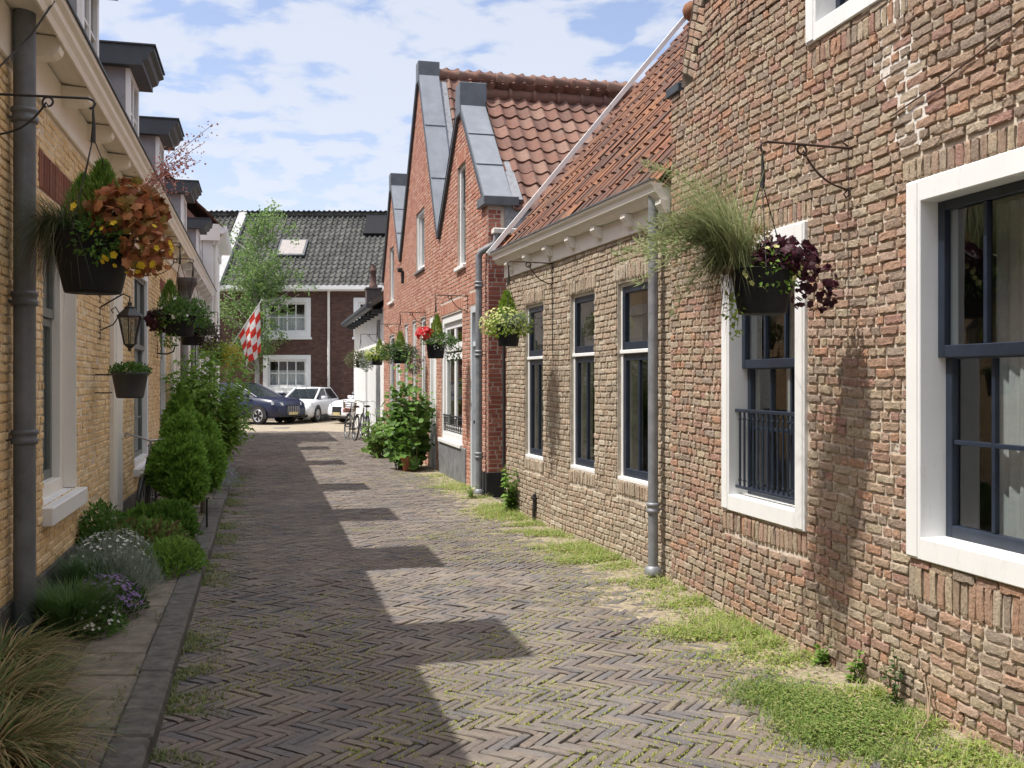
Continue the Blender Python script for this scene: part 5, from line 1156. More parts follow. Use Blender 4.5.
# street tree before the end house
r = empty('street_tree', (-10.9, 42.6, 0), 0, 'slender sparse tree with small leaves in front of the dark end house', 'tree')
tr, lf = MB(), MB(); tr.tube([(0, 0, 0), (.05, 0, 2), (-.05, .05, 4), (.05, 0, 6.2), (.1, 0, 8.6)], [.12, .10, .075, .05, .015], 9)
for i in range(60):
    z0 = rng.uniform(1.9, 8.3); a = rng.random()*6.28; ln = rng.uniform(.7, 2.0)*(1.25-.55*abs(z0-4.5)/4); ts = np.linspace(0, 1, 6); P = np.array([(math.cos(a)*ln*t, math.sin(a)*ln*t*.6, z0+ln*.75*t*(1-.15*t)) for t in ts])
    tr.tube(P, np.linspace(.028, .005, 6), 5)
    for q in range(8):
        c = P[rng.integers(1, 6)]+rng.normal(0, .2, 3); k = 15; C = c+rng.normal(0, .13, (k, 3)); leaves(lf, C, rnd(k)+[0, 0, -.3], rnd(k)+[0, 0, .8], rng.uniform(.09, .17, k), rng.uniform(.06, .11, k))
tr.build('trunk', m_bark_pale, r); lf.build('crown', leaf_mat('birch leaf', [(.17, .28, .08), (.26, .38, .13), (.11, .19, .055)], .45), r)

# ------------------------------------------------------------------ hanging baskets
def bracket(F, u, z, L, label, mat=m_rust, w_off=0):
    mb = MB(); mb.box(-.014, .014, -.012, .0, -.27, .03, .002)
    ts = np.linspace(0, 1, 14); mb.tube([(0, -.01, 0), (0, -L+.03, .01), (0, -L, 0), (0, -L-.012, -.02), (0, -L, -.045), (0, -L+.02, -.05)], .0075, 8)
    pts = [(0, -.012-.02*math.sin(a*1.6), -.25+.0*a) for a in (0,)]
    cur = [(0, -.012-(L*.52)*t, -.24+.06*t-.0+.15*t**3) for t in ts]
    ce = (-.012-L*.52, -.09+.035); sp = [(0, ce[0]-(.045-.0055*a)*math.sin(a), ce[1]-.04*0+.0+(.045-.0055*a)*(1-math.cos(a))-.0) for a in np.linspace(.3, 6.4, 26)]
    mb.tube(cur+sp, .0065, 8)
    mb.tube([(0, -.02+.0, -.24), (0, -.045, -.265), (0, -.03, -.285), (0, -.012, -.27)], .005, 6); mb.tube([(0, -.02, .01), (0, -.05, .03), (0, -.04, .055), (0, -.02, .045)], .005, 6)
    o = mb.build('wall_bracket', mat); o.location = F.pt(u, -w_off, z); o.rotation_euler = (0, 0, F.rz)
    return tag(o, label, 'bracket', 'wrought iron basket brackets'), F.pt(u, -L-w_off, z-.05)
def basket(tip, drop, rt, rb, h, label, potm=m_pot, cat='hanging basket', hang=True):
    """Empty at the pot's underside, drop = tip to pot rim"""
    r = empty('hanging_basket', (tip[0], tip[1], tip[2]-drop-h), 0, label, cat, 'hanging flower baskets')
    mb = MB(); mb.lathe([(0, .0), (rb*.96, 0), (rb, .012), (rt*.97, h*.86), (rt*.985, h*.87), (rt*1.0, h*.98), (rt*1.03, h*.985), (rt*1.03, h), (rt*.95, h), (rt*.93, h*.86), (0, h*.84)], 28); mb.build('pot', potm, r)
    if hang:
        top = h+drop; k = top-min(.2, drop*.4); mb = MB()
        for a in (.4, 2.5, 4.6): mb.tube([(rt*.98*math.cos(a), rt*.98*math.sin(a), h), (.012*math.cos(a), .012*math.sin(a), k)], .0035, 5)
        mb.tube([(0, 0, k), (0.005, 0, (k+top)/2), (0, 0, top)], [.016, .011, .006], 7); mb.build('hanger', m_black, r)
    return r
def p_leaf(r, name, n, c, rad, ls, lw, mat, up=.3, shell=.4, zmin=-1, droop=.2):
    C, d = ball(n, c, rad, shell, zmin); mb = MB(); leaves(mb, C, d+[0, 0, up]+rnd(len(C), .5), d+rnd(len(C), .5)+[0, 0, .5], rng.uniform(.6, 1.2, len(C))*ls, rng.uniform(.7, 1.2, len(C))*lw, .2, droop); return mb.build(name, mat, r)
def p_cone(r, n, c, rad, h, mat, name='conifer'):
    t = rng.random(n)**.75; a = rng.random(n)*6.28; rr = rad*np.sin(np.clip((1-t)*1.9, 0, 1.57))*(.55+.45*rng.random(n)); C = np.array(c)+np.stack([np.cos(a)*rr, np.sin(a)*rr, h*t], 1)
    D = np.stack([np.cos(a)*.5, np.sin(a)*.5, np.full(n, 1.0)], 1)+rnd(n, .3); mb = MB(); sprigs(mb, C, D, rnd(n), rng.uniform(.03, .065, n), rng.uniform(.008, .016, n)); return mb.build(name, mat, r)
def p_grass(r, n, c, H, mat, bend=(.3, 1.0), droop=(.2, .6), wd=.0035, dirs=None, name='grass', spread=.05):
    d = xy(n) if dirs is None else (lambda v: v/np.linalg.norm(v, axis=1)[:, None])(np.array(dirs)+rng.normal(0, .55, (n, 2)))
    P0 = np.array(c)+np.concatenate([rng.normal(0, spread, (n, 2)), np.zeros((n, 1))], 1); mb = MB(); blades(mb, P0, rng.uniform(*H, n), d, rng.uniform(*bend, n), wd, rng.uniform(*droop, n), 6); return mb.build(name, mat, r)
def p_flow(r, n, c, rad, fr, mat, zmin=-.6, name='blossom', out=.95):
    C, d = ball(n, c, rad, out, zmin); d = d+[0, -.2, .2]; s = rng.uniform(fr*.7, fr*1.2, len(C))
    if n <= 45:
        for i in range(len(C)): mb = MB(); flowers(mb, C[i:i+1], d[i:i+1], s[i:i+1]); mb.build('flower', mat, r)
        return
    mb = MB(); flowers(mb, C, d, s); return mb.build(name, mat, r)
def p_lobed(r, name, n, c, rad, lr, mat, zmin=-1, shell=.5, up=.35):
    C, d = ball(n, c, rad, shell, zmin); mb = MB(); N = d+[0, 0, up]+rnd(len(C), .75); flowers(mb, C, N, rng.uniform(.6, 1.15, len(C))*lr, 6, 0, -.18); return mb.build(name, mat, r)

# near right: grass, purple leaves, yellow flowers
u1 = (8.37-5.74)*1.0261
o, tip = bracket(F1, u1, 3.03, .555, 'rusty scrolled bracket on the near mottled brick wall')
b1 = basket(tip, .66, .172, .135, .25, 'black basket with a huge pale grass and purple leaves on the near brick wall')
D1 = (-.95, .1)
p_grass(b1, 1500, (-.12, .05, .24), (.38, .78), g_grass_pale, (.2, .95), (.0, .6), .0042, np.tile(D1, (1500, 1)))
p_grass(b1, 700, (-.17, .05, .24), (.3, .6), leaf_mat('olive basket grass', [(.16, .19, .07), (.24, .26, .11), (.11, .14, .06)], .4), (.3, 1.0), (.4, 1.5), .004, np.tile((-.95, .0), (700, 1)), 'trailing_grass')
p_grass(b1, 380, (-.19, .02, .23), (.12, .34), g_brown, (.3, .6), (1.6, 2.6), .003, np.tile((-.9, -.1), (380, 1)), 'dry_grass')
p_lobed(b1, 'purple_foliage', 420, (.12, -.02, .29), (.20, .18, .15), .029, g_purple, -.5)
p_lobed(b1, 'purple_foliage', 80, (.27, -.04, .14), (.17, .1, .16), .026, g_purple, -1)
p_leaf(b1, 'trailing_foliage', 170, (.03, -.12, .22), (.14, .08, .12), .04, .022, g_bright, -.2, .3)
p_leaf(b1, 'trailing_foliage', 60, (-.16, -.02, .02), (.05, .05, .16), .04, .022, g_lime, -.3, .2)
p_leaf(b1, 'dry_foliage', 420, (.0, .05, .42), (.06, .06, .12), .03, .012, g_straw, .6, .2)
p_flow(b1, 26, (.03, -.12, .25), (.17, .1, .13), .02, f_pale, -1)
# silvery feathery branch reaching over the grass towards the gutter (separate plant in the same pot)
mb = MB()
for i in range(16):
    a0 = np.array([-.08, .02, .26]); e = np.array([-.62+rng.normal(0, .10), .12+rng.normal(0, .12), .40+rng.normal(0, .13)]); ts = np.linspace(0, 1, 12); P = a0+(e-a0)*ts[:, None]+np.array([0, 0, .16])[None]*(np.sin(ts*3.14)[:, None])
    mb.tube(P, np.linspace(.003, .001, 12), 4)
    for t_ in range(3, 12): k = 14; sprigs(mb, P[t_]+rng.normal(0, .014, (k, 3)), unit(np.tile(e-a0, (k, 1)))*.8+rnd(k, .6), rnd(k), rng.uniform(.035, .075, k), .009)
mb.build('feathery_branches', g_grass_pale, b1)

# on the low tan house
o, tip = bracket(F2, (13.2-11.41)*1.0437, 3.03, .53, 'rusty bracket under the cornice of the low tan house')
b2 = basket(tip, .66, .14, .11, .24, 'round lime and cream basket with a small conifer, on the low tan house')
p_cone(b2, 1300, (-.02, .02, .24), .11, .36, g_lime)
p_flow(b2, 420, (-.07, -.03, .24), (.26, .25, .2), .014, f_pale, -.5)
p_leaf(b2, 'foliage', 900, (0, 0, .22), (.27, .26, .20), .045, .025, g_lime, .2, .3, -.6)
p_grass(b2, 600, (.07, -.03, .26), (.2, .36), g_silver, (.4, 1.1), (.5, 1.5), .0035, None)
# pink gables: geranium basket, two mixed, one yellow, one sparse
uG = lambda Y, Yo: (Yo-Y)*1.0293
FGall = [(FG1, 18.46, 15.87, 3.03, 'rusty bracket beside the large ground floor window of the nearest gable'), (FG2, 23.8, 20.1, 3.05, 'bracket over the ground floor windows of the tallest gable'),
         (FG3, 27.4, 24.3, 3.05, 'small bracket by the arched window of the farthest gable'), (FR4, 36.8, 28.6, 3.0, 'dark bracket under the lean-to roof of the white garage')]
tips = []
for (F, Yo, Y, z, lab) in FGall:
    o, tip = bracket(F, uG(Y, Yo), z, .52, lab); tips.append(tip)
b = basket(tips[0], .68, .15, .125, .26, 'black basket with red geraniums and a small conifer, by the large white window')
p_cone(b, 1000, (.02, .02, .26), .10, .40, g_lime); p_leaf(b, 'foliage', 600, (.05, 0, .26), (.28, .26, .14), .05, .03, g_mid, .2, .3, -.4); p_leaf(b, 'silver_foliage', 260, (.1, -.06, .24), (.2, .16, .14), .045, .02, g_silver, 0, .3); p_flow(b, 70, (-.17, -.06, .38), (.13, .12, .11), .035, f_red); p_leaf(b, 'trailing_foliage', 160, (.28, 0, .12), (.13, .1, .2), .05, .03, g_dark, -.2)
b = basket(tips[1], .72, .15, .12, .25, 'bushy green basket with white variegated trailers on the tallest gable')
p_cone(b, 900, (.0, .02, .25), .10, .36, g_lime); p_leaf(b, 'foliage', 1300, (-.05, 0, .2), (.38, .32, .24), .055, .03, g_dark, .1, .3, -.8); p_leaf(b, 'variegated_foliage', 420, (.28, -.05, .05), (.16, .14, .30), .055, .03, leaf_mat('variegated leaf', [(.45, .46, .42), (.12, .14, .10), (.3, .22, .26)]), -.3)
b = basket(tips[2], .70, .15, .12, .24, 'yellow and white flowered basket on the farthest gable, before the garage')
p_cone(b, 700, (.06, .02, .24), .10, .36, g_lime); p_leaf(b, 'foliage', 900, (0, 0, .22), (.3, .28, .2), .05, .03, g_lime, .1, .3, -.6); p_flow(b, 200, (0, -.03, .26), (.3, .28, .2), .02, f_pale, -.5); p_leaf(b, 'silver_foliage', 320, (-.25, 0, .08), (.18, .16, .24), .05, .03, g_silver, -.2)
b = basket(tips[3], .66, .15, .12, .24, 'sparse olive green basket on the white garage')
p_leaf(b, 'foliage', 1100, (-.05, 0, .22), (.42, .36, .28), .06, .03, leaf_mat('olive leaf', [(.12, .15, .06), (.18, .21, .10), (.14, .09, .06)]), .1, .3, -.8); p_grass(b, 160, (0, 0, .25), (.3, .6), g_grass, (.3, .9), (.2, .9), .006)
# left row
o, tip = bracket(FL1, U(5.8, YA), 3.36, .56, 'black scrolled bracket crossing in front of the drainpipe', m_black)
b = basket(tip, .75, .232, .162, .345, 'large black basket with coral leaves, yellow flowers and grass, nearest at the left')
p_cone(b, 1500, (-.09, .08, .33), .13, .36, g_conifer); p_cone(b, 2200, (.03, .06, .33), .16, .44, leaf_mat('soft conifer', [(.15, .28, .04), (.23, .38, .07), (.10, .19, .03)]))
p_lobed(b, 'coral_foliage', 620, (.22, -.04, .45), (.24, .22, .22), .038, g_coral, -.7, .3); p_lobed(b, 'coral_foliage', 190, (.33, -.08, .27), (.17, .15, .2), .034, g_coral)
p_leaf(b, 'foliage', 260, (.10, -.19, .30), (.14, .08, .13), .045, .025, g_mid, 0, .3); p_leaf(b, 'foliage', 300, (0, -.03, .36), (.2, .18, .08), .05, .028, g_dark, .3, .3, -.2)
p_flow(b, 42, (.26, -.13, .27), (.25, .19, .17), .021, f_yellow, -1); p_flow(b, 14, (-.06, -.1, .46), (.16, .12, .10), .018, f_yellow, -.5); 
p_grass(b, 1100, (-.16, -.05, .33), (.3, .62), leaf_mat('dark basket grass', [(.12, .15, .07), (.18, .21, .10), (.08, .10, .05)], .35), (.35, .85), (.5, 1.7), .0036, np.tile((-.9, -.3), (1100, 1)))
p_grass(b, 380, (-.19, -.06, .31), (.2, .42), g_brown, (.2, .55), (1.5, 2.2), .003, np.tile((-.8, -.5), (380, 1)), 'dry_grass')
p_grass(b, 110, (-.05, -.05, .36), (.3, .55), g_straw, (.3, .8), (.1, .5), .0018, None, 'seed_stalks')
mb = MB(); fl = MB()
for i in range(13):
    a = rng.uniform(-.7, .7); ln = rng.uniform(.5, .95); e = np.array([.25+math.cos(a)*ln*.55, .0+math.sin(a)*.3, .42+ln*rng.uniform(.35, .8)]); s_ = np.array([.2, -.02, .42]); ts = np.linspace(0, 1, 9); P = s_+(e-s_)*ts[:, None]; P[:, 2] += .06*np.sin(ts*3.1)
    mb.tube(P, np.linspace(.0028, .0012, 9), 4)
    for q in range(44): c = P[rng.integers(4, 9)]+rng.normal(0, .028, 3); flowers(fl, c[None], rnd(1), rng.uniform(.005, .009), 4)
mb.build('flower_stalks', plain('red stem', (.22, .07, .05), .7), b); fl.build('flower_sprays', f_pink, b)
o, tip = bracket(FL2, U(12.2, YB), 3.38, .55, 'bracket over the first window of the second yellow house', m_black)
b = basket(tip, .84, .20, .16, .25, 'dark basket with a conifer, purple leaves and white bells, first of the far left pair')
p_cone(b, 1500, (-.14, .05, .25), .14, .42, leaf_mat('fresh conifer', [(.14, .26, .04), (.2, .34, .06), (.1, .19, .03)])); p_leaf(b, 'foliage', 1200, (.05, 0, .26), (.34, .3, .2), .055, .03, g_mid, .1, .3, -.7); p_lobed(b, 'purple_foliage', 260, (-.24, -.05, .2), (.16, .16, .16), .035, g_purple); p_flow(b, 34, (.02, -.05, .28), (.3, .28, .2), .024, f_white); p_leaf(b, 'trailing_foliage', 240, (-.1, -.1, .05), (.16, .12, .2), .045, .025, g_bright, -.3)
o, tip = bracket(FL2, U(14.5, YB), 3.46, .55, 'bracket next to the rainwater hopper, second of the pair', m_black)
b = basket(tip, .95, .19, .15, .25, 'dark basket with plumed grass and dull purple trailers, second of the far left pair')
p_grass(b, 900, (0, 0, .25), (.35, .8), g_silver, (.3, 1.0), (.1, .7), .004); p_leaf(b, 'foliage', 800, (0, 0, .25), (.32, .3, .18), .055, .03, g_dark, .1, .3, -.6); p_leaf(b, 'purple_foliage', 380, (.24, -.02, .14), (.18, .2, .2), .05, .035, leaf_mat('dusky leaf', [(.10, .07, .06), (.15, .12, .09), (.07, .05, .045)]), -.2, .3)
o, tip = bracket(FL3, U(22.8, YC), 3.25, .55, 'bracket on the white rendered row house', m_black)
b = basket(tip, .92, .17, .14, .24, 'lime and golden basket hanging before the white row house')
p_leaf(b, 'foliage', 1300, (-.08, 0, .3), (.36, .34, .26), .07, .04, g_lime, .1, .3, -.6); p_leaf(b, 'golden_foliage', 700, (.3, 0, .2), (.26, .3, .3), .055, .03, leaf_mat('golden leaf', [(.42, .36, .04), (.55, .48, .06), (.3, .3, .05)]), 0, .3); p_leaf(b, 'trailing_foliage', 160, (.5, 0, -.1), (.16, .2, .3), .05, .025, leaf_mat('olive trail', [(.14, .15, .06), (.2, .19, .09)]), -.3)
# small half round wall pot
r = empty('wall_pot', (gx(-1.24, 9.4), 9.4, 1.53), 0, 'small grey pot of clover like green on the yellow wall, below the lantern', 'flower pot')
mb = MB(); mb.lathe([(0, 0), (.115, 0), (.125, .02), (.16, .215), (.172, .22), (.172, .245), (.15, .245), (.14, .2), (0, .2)], 26); mb.build('pot', m_pot_gy, r)
p_leaf(r, 'foliage', 900, (0, 0, .25), (.19, .19, .085), .03, .026, leaf_mat('clover leaf', [(.08, .17, .03), (.12, .24, .05), (.05, .11, .02)]), .4, .3, -.3)
mb = MB(); mb.tube([(-.17, .0, .22), (-.33, -.0, .22)], .008, 6); mb.tube([(-.17, 0, .05), (-.33, 0, .05)], .006, 6); mb.build('pot_holder', m_black, r)
# ------------------------------------------------------------------ lantern
uL = U(9.7, YA); p = FL1.pt(uL, -.28, 1.98)
r = empty('wall_lantern', p, FL1.rz, 'black six sided lantern on a scroll arm on the yellow wall', 'lantern')
mb = MB(); k = 6
mb.lathe([(0, 0), (.012, 0), (.02, .03), (.05, .055), (.055, .07), (.0, .07)], 6, smooth=False); mb.lathe([(.125, .335), (.13, .345), (.06, .41), (.05, .42), (.055, .43), (.02, .45), (.025, .47), (.012, .485), (0, .50)], 6, smooth=False); mb.lathe([(.0, .33), (.128, .33), (.13, .345)], 6, smooth=False)
for i in range(6): a = i*math.pi/3; mb.tube([(.055*math.cos(a), .055*math.sin(a), .065), (.112*math.cos(a), .112*math.sin(a), .335)], .006, 5)
mb.build('lantern_body', m_black, r)
mb = MB(); mb.lathe([(.052, .07), (.108, .332)], 6, smooth=False); mb.build('pane', m_glass_dk, r)
mb = MB(); mb.tube([(0, 0, .47), (0, .0, .53), (0, .06, .56), (0, .28, .42), ], .008, 7); mb.tube([(0, .275, .2), (0, .15, .26), (0, .09, .36), (0, .13, .43), (0, .17, .40), (0, .15, .37)], .007, 6); mb.box(-.02, .02, .268, .279, .1, .62, .003); mb.build('lantern_bracket', m_black, r)
# small lamp arm further along
mb = MB(); mb.box(-.02, .02, -.02, 0, -.12, .12, .004); mb.tube([(0, -.01, -.05), (0, -.15, -.06), (0, -.24, -.02), (0, -.26, .06)], .012, 7); mb.lathe([(0, .06), (.05, .06), (.055, .075), (0, .09)], 10, (0, -.26, 0))
o = mb.build('candle_bracket', m_black); o.location = FL2.pt(U(15.0, YB), 0, 2.15); o.rotation_euler = (0, 0, FL2.rz); tag(o, 'small black iron holder curling out of the second yellow house', 'bracket')

# ------------------------------------------------------------------ flag
A = np.array([-8.14, 27.15, 1.85]); B = np.array([-6.72, 26.75, 3.80])
r = empty('flag', tuple(A), 0, 'red and white chequered flag hanging from a slanted pole', 'flag')
mb = MB(); d = B-A; mb.tube([(0, 0, 0), tuple(d*1.02)], [.016, .012], 8); mb.lathe([(0, -.02), (.025, 0), (0, .03)], 8, tuple(d*1.02)); mb.build('pole', m_white, r)
mb = MB(); nh, nf, sub = 4, 6, 5; H_, F_ = nh*sub+1, nf*sub+1; V = []
for i in range(H_):
    for j in range(F_):
        h = i/(H_-1); f = j/(F_-1); p0 = d*(.55+.43*h); drop = (np.array([.22, -.10, -.86])*(1-h)+np.array([.03, .05, -1.32])*h)*f
        V.append(p0+drop+np.array([.03*f*math.sin(h*9+f*3), .05*math.sin(h*6.5+f*2.4)*min(1, f*2.5)+.02*f*math.sin(h*12), .02*f*math.sin(h*8)]))
me_f = {0: [], 1: []}
for i in range(H_-1):
    for j in range(F_-1): me_f[((i//sub)+(j//sub)) % 2].append((i*F_+j, (i+1)*F_+j, (i+1)*F_+j+1, i*F_+j+1))
mb.add(V, np.array(me_f[0]), 0, True); mb.f.append((np.array(me_f[1]), 1, True))
mb.build('cloth', [leaf_mat('flag red', [(.62, .045, .03), (.68, .06, .04)], .35), leaf_mat('flag white', [(.78, .77, .75), (.8, .8, .78)], .35)], r)

# ------------------------------------------------------------------ bicycles
m_steel = plain('bike steel', (.35, .36, .37), .35, .8); m_tyre = plain('tyre', (.02, .02, .02), .8); m_saddle = plain('saddle', (.03, .025, .022), .6)
def wheel_mb(r_, cx, cz):
    t = MB(); a = np.linspace(0, 2*math.pi, 33); t.tube([(cx+r_*math.cos(x), 0, cz+r_*math.sin(x)) for x in a], .024, 7, 0, False)
    rim = MB(); rim.tube([(cx+(r_-.025)*math.cos(x), 0, cz+(r_-.025)*math.sin(x)) for x in a], .009, 6, 0, False)
    for k in range(16): x = k*math.pi/8; rim.tube([(cx+.02*math.cos(x), .02*(-1)**k, cz+.02*math.sin(x)), (cx+(r_-.03)*math.cos(x), 0, cz+(r_-.03)*math.sin(x))], .0016, 4)
    rim.tube([(cx, -.045, cz), (cx, .045, cz)], .016, 8); return t, rim
def bicycle(X, Y, rz, label, fm=m_black, basket_=True, bag=None, lean=.08):
    r = empty('bicycle', (X, Y, 0), rz, label, 'bicycle', 'parked bicycles'); r.rotation_euler = (lean, 0, rz)
    for cx in (-.54, .54):
        t, rim = wheel_mb(.34, cx, .345); w_ = t.build('wheel', m_tyre, r); rim.build('rim', m_steel, w_)
    mb = MB(); bb = (-.10, 0, .30); st = (-.26, 0, .80); hd = (.36, 0, .88); h2_ = (.40, 0, .74); fx = (.54, 0, .345); rx = (-.54, 0, .345)
    for (p, q, s) in ((bb, st, .016), (bb, h2_, .018), ((-.2, 0, .55), h2_, .015), (hd, h2_, .02)): mb.tube([p, q], s, 8)
    for y in (-.05, .05):
        mb.tube([bb, (rx[0], y, rx[2])], .009, 6); mb.tube([(-.24, 0, .72), (rx[0], y, rx[2])], .008, 6); mb.tube([h2_, (.46, y, .66), (fx[0], y, fx[2])], .010, 6)
    mb.tube([st, (-.28, 0, .92)], .012, 7); mb.build('frame', fm, r)
    mb = MB(); mb.tube([hd, (.35, 0, 1.06)], .012, 7); mb.tube([(.12, .29, 1.06), (.26, .27, 1.1), (.35, .15, 1.09), (.36, 0, 1.06), (.35, -.15, 1.09), (.26, -.27, 1.1), (.12, -.29, 1.06)], .011, 7); mb.build('handlebar', m_steel, r)
    mb = MB(); mb.tube([(-.42, 0, .945), (-.34, 0, .955), (-.2, 0, .95), (-.13, 0, .94)], [.08, .095, .05, .02], 10); mb.xform(lambda v: np.stack([v[:, 0], v[:, 1], .95+(v[:, 2]-.95)*.35], 1)); mb.build('saddle', m_saddle, r)
    for cx in (-.54, .54):
        mb = MB(); a = np.linspace(.1 if cx < 0 else -.1, 3.0 if cx < 0 else 2.2, 14); mb.tube([(cx+.375*math.cos(x), 0, .345+.375*math.sin(x)) for x in a], .018, 6); mb.build('mudguard', fm, r)
    mb = MB(); mb.box(-.82, -.30, -.06, .06, .735, .75); mb.tube([(-.78, .05, .74), (-.54, .05, .345)], .006, 5); mb.tube([(-.78, -.05, .74), (-.54, -.05, .345)], .006, 5); mb.build('carrier', m_black, r)
    mb = MB(); mb.tube([(-.10, -.1, .30), (-.10, .1, .30)], .02, 8); mb.tube([(-.10, -.09, .30), (.0, -.09, .17)], .008, 6); mb.tube([(-.10, .09, .30), (-.2, .09, .43)], .008, 6); mb.box(-.04, .06, -.19, -.1, .155, .175); mb.box(-.25, -.15, .1, .19, .42, .44); mb.build('pedals', m_black, r)
    mb = MB(); mb.tube([(-.2, .08, .3), (-.3, .16, .02)], .009, 6); mb.build('kickstand', m_steel, r)
    if basket_:
        mb = MB(); n = 11
        for i in range(n):
            f = i/(n-1)
            for s in (-1, 1): mb.tube([(.42, s*.0+(-.14+.28*f), .80), (.40, -.17+.34*f, 1.05)], .005, 4); mb.tube([(.66, -.14+.28*f, .80), (.70, -.17+.34*f, 1.05)], .005, 4)
            mb.tube([(.42+.24*f, -.14, .80), (.40+.30*f, -.17, 1.05)], .005, 4); mb.tube([(.42+.24*f, .14, .80), (.40+.30*f, .17, 1.05)], .005, 4)
        for k in range(5): z = .80+.0625*k; e = .03*k/4; mb.tube([(.42-e*.6, -.14-e, z), (.66+e, -.14-e, z), (.66+e, .14+e, z), (.42-e*.6, .14+e, z), (.42-e*.6, -.14-e, z)], .009, 5)
        mb.box(.42, .66, -.14, .14, .79, .805); mb.build('basket', m_wood, r)
    if bag: mb = MB(); mb.box(-.80, -.36, -.22, -.06, .50, .76, .03); mb.box(-.80, -.36, .06, .22, .50, .76, .03); mb.build('pannier', bag, r)
    return r
bicycle(-4.62, 28.6, 1.95, 'dark bicycle with a wicker front basket parked by the hollyhocks', basket_=True, lean=.1)
bicycle(-4.28, 28.9, 1.85, 'second dark bicycle without basket, leaning beside the one with the wicker basket', basket_=False, lean=.05)
bicycle(gx(-1.32, 11.0), 11.0, 1.815+math.pi, 'black bicycle leaning on the yellow wall, mostly hidden by conifers', basket_=False, lean=-.12)
mb = MB(); mb.box(-.12, .12, -.05, .05, 0, .13, .02); o = mb.build('saddle_bag', leaf_mat('red bag', [(.65, .08, .06)], .0)); o.location = (-4.80, 29.1, .755); tag(o, 'small red bag on the back of the basket bicycle', 'bag')

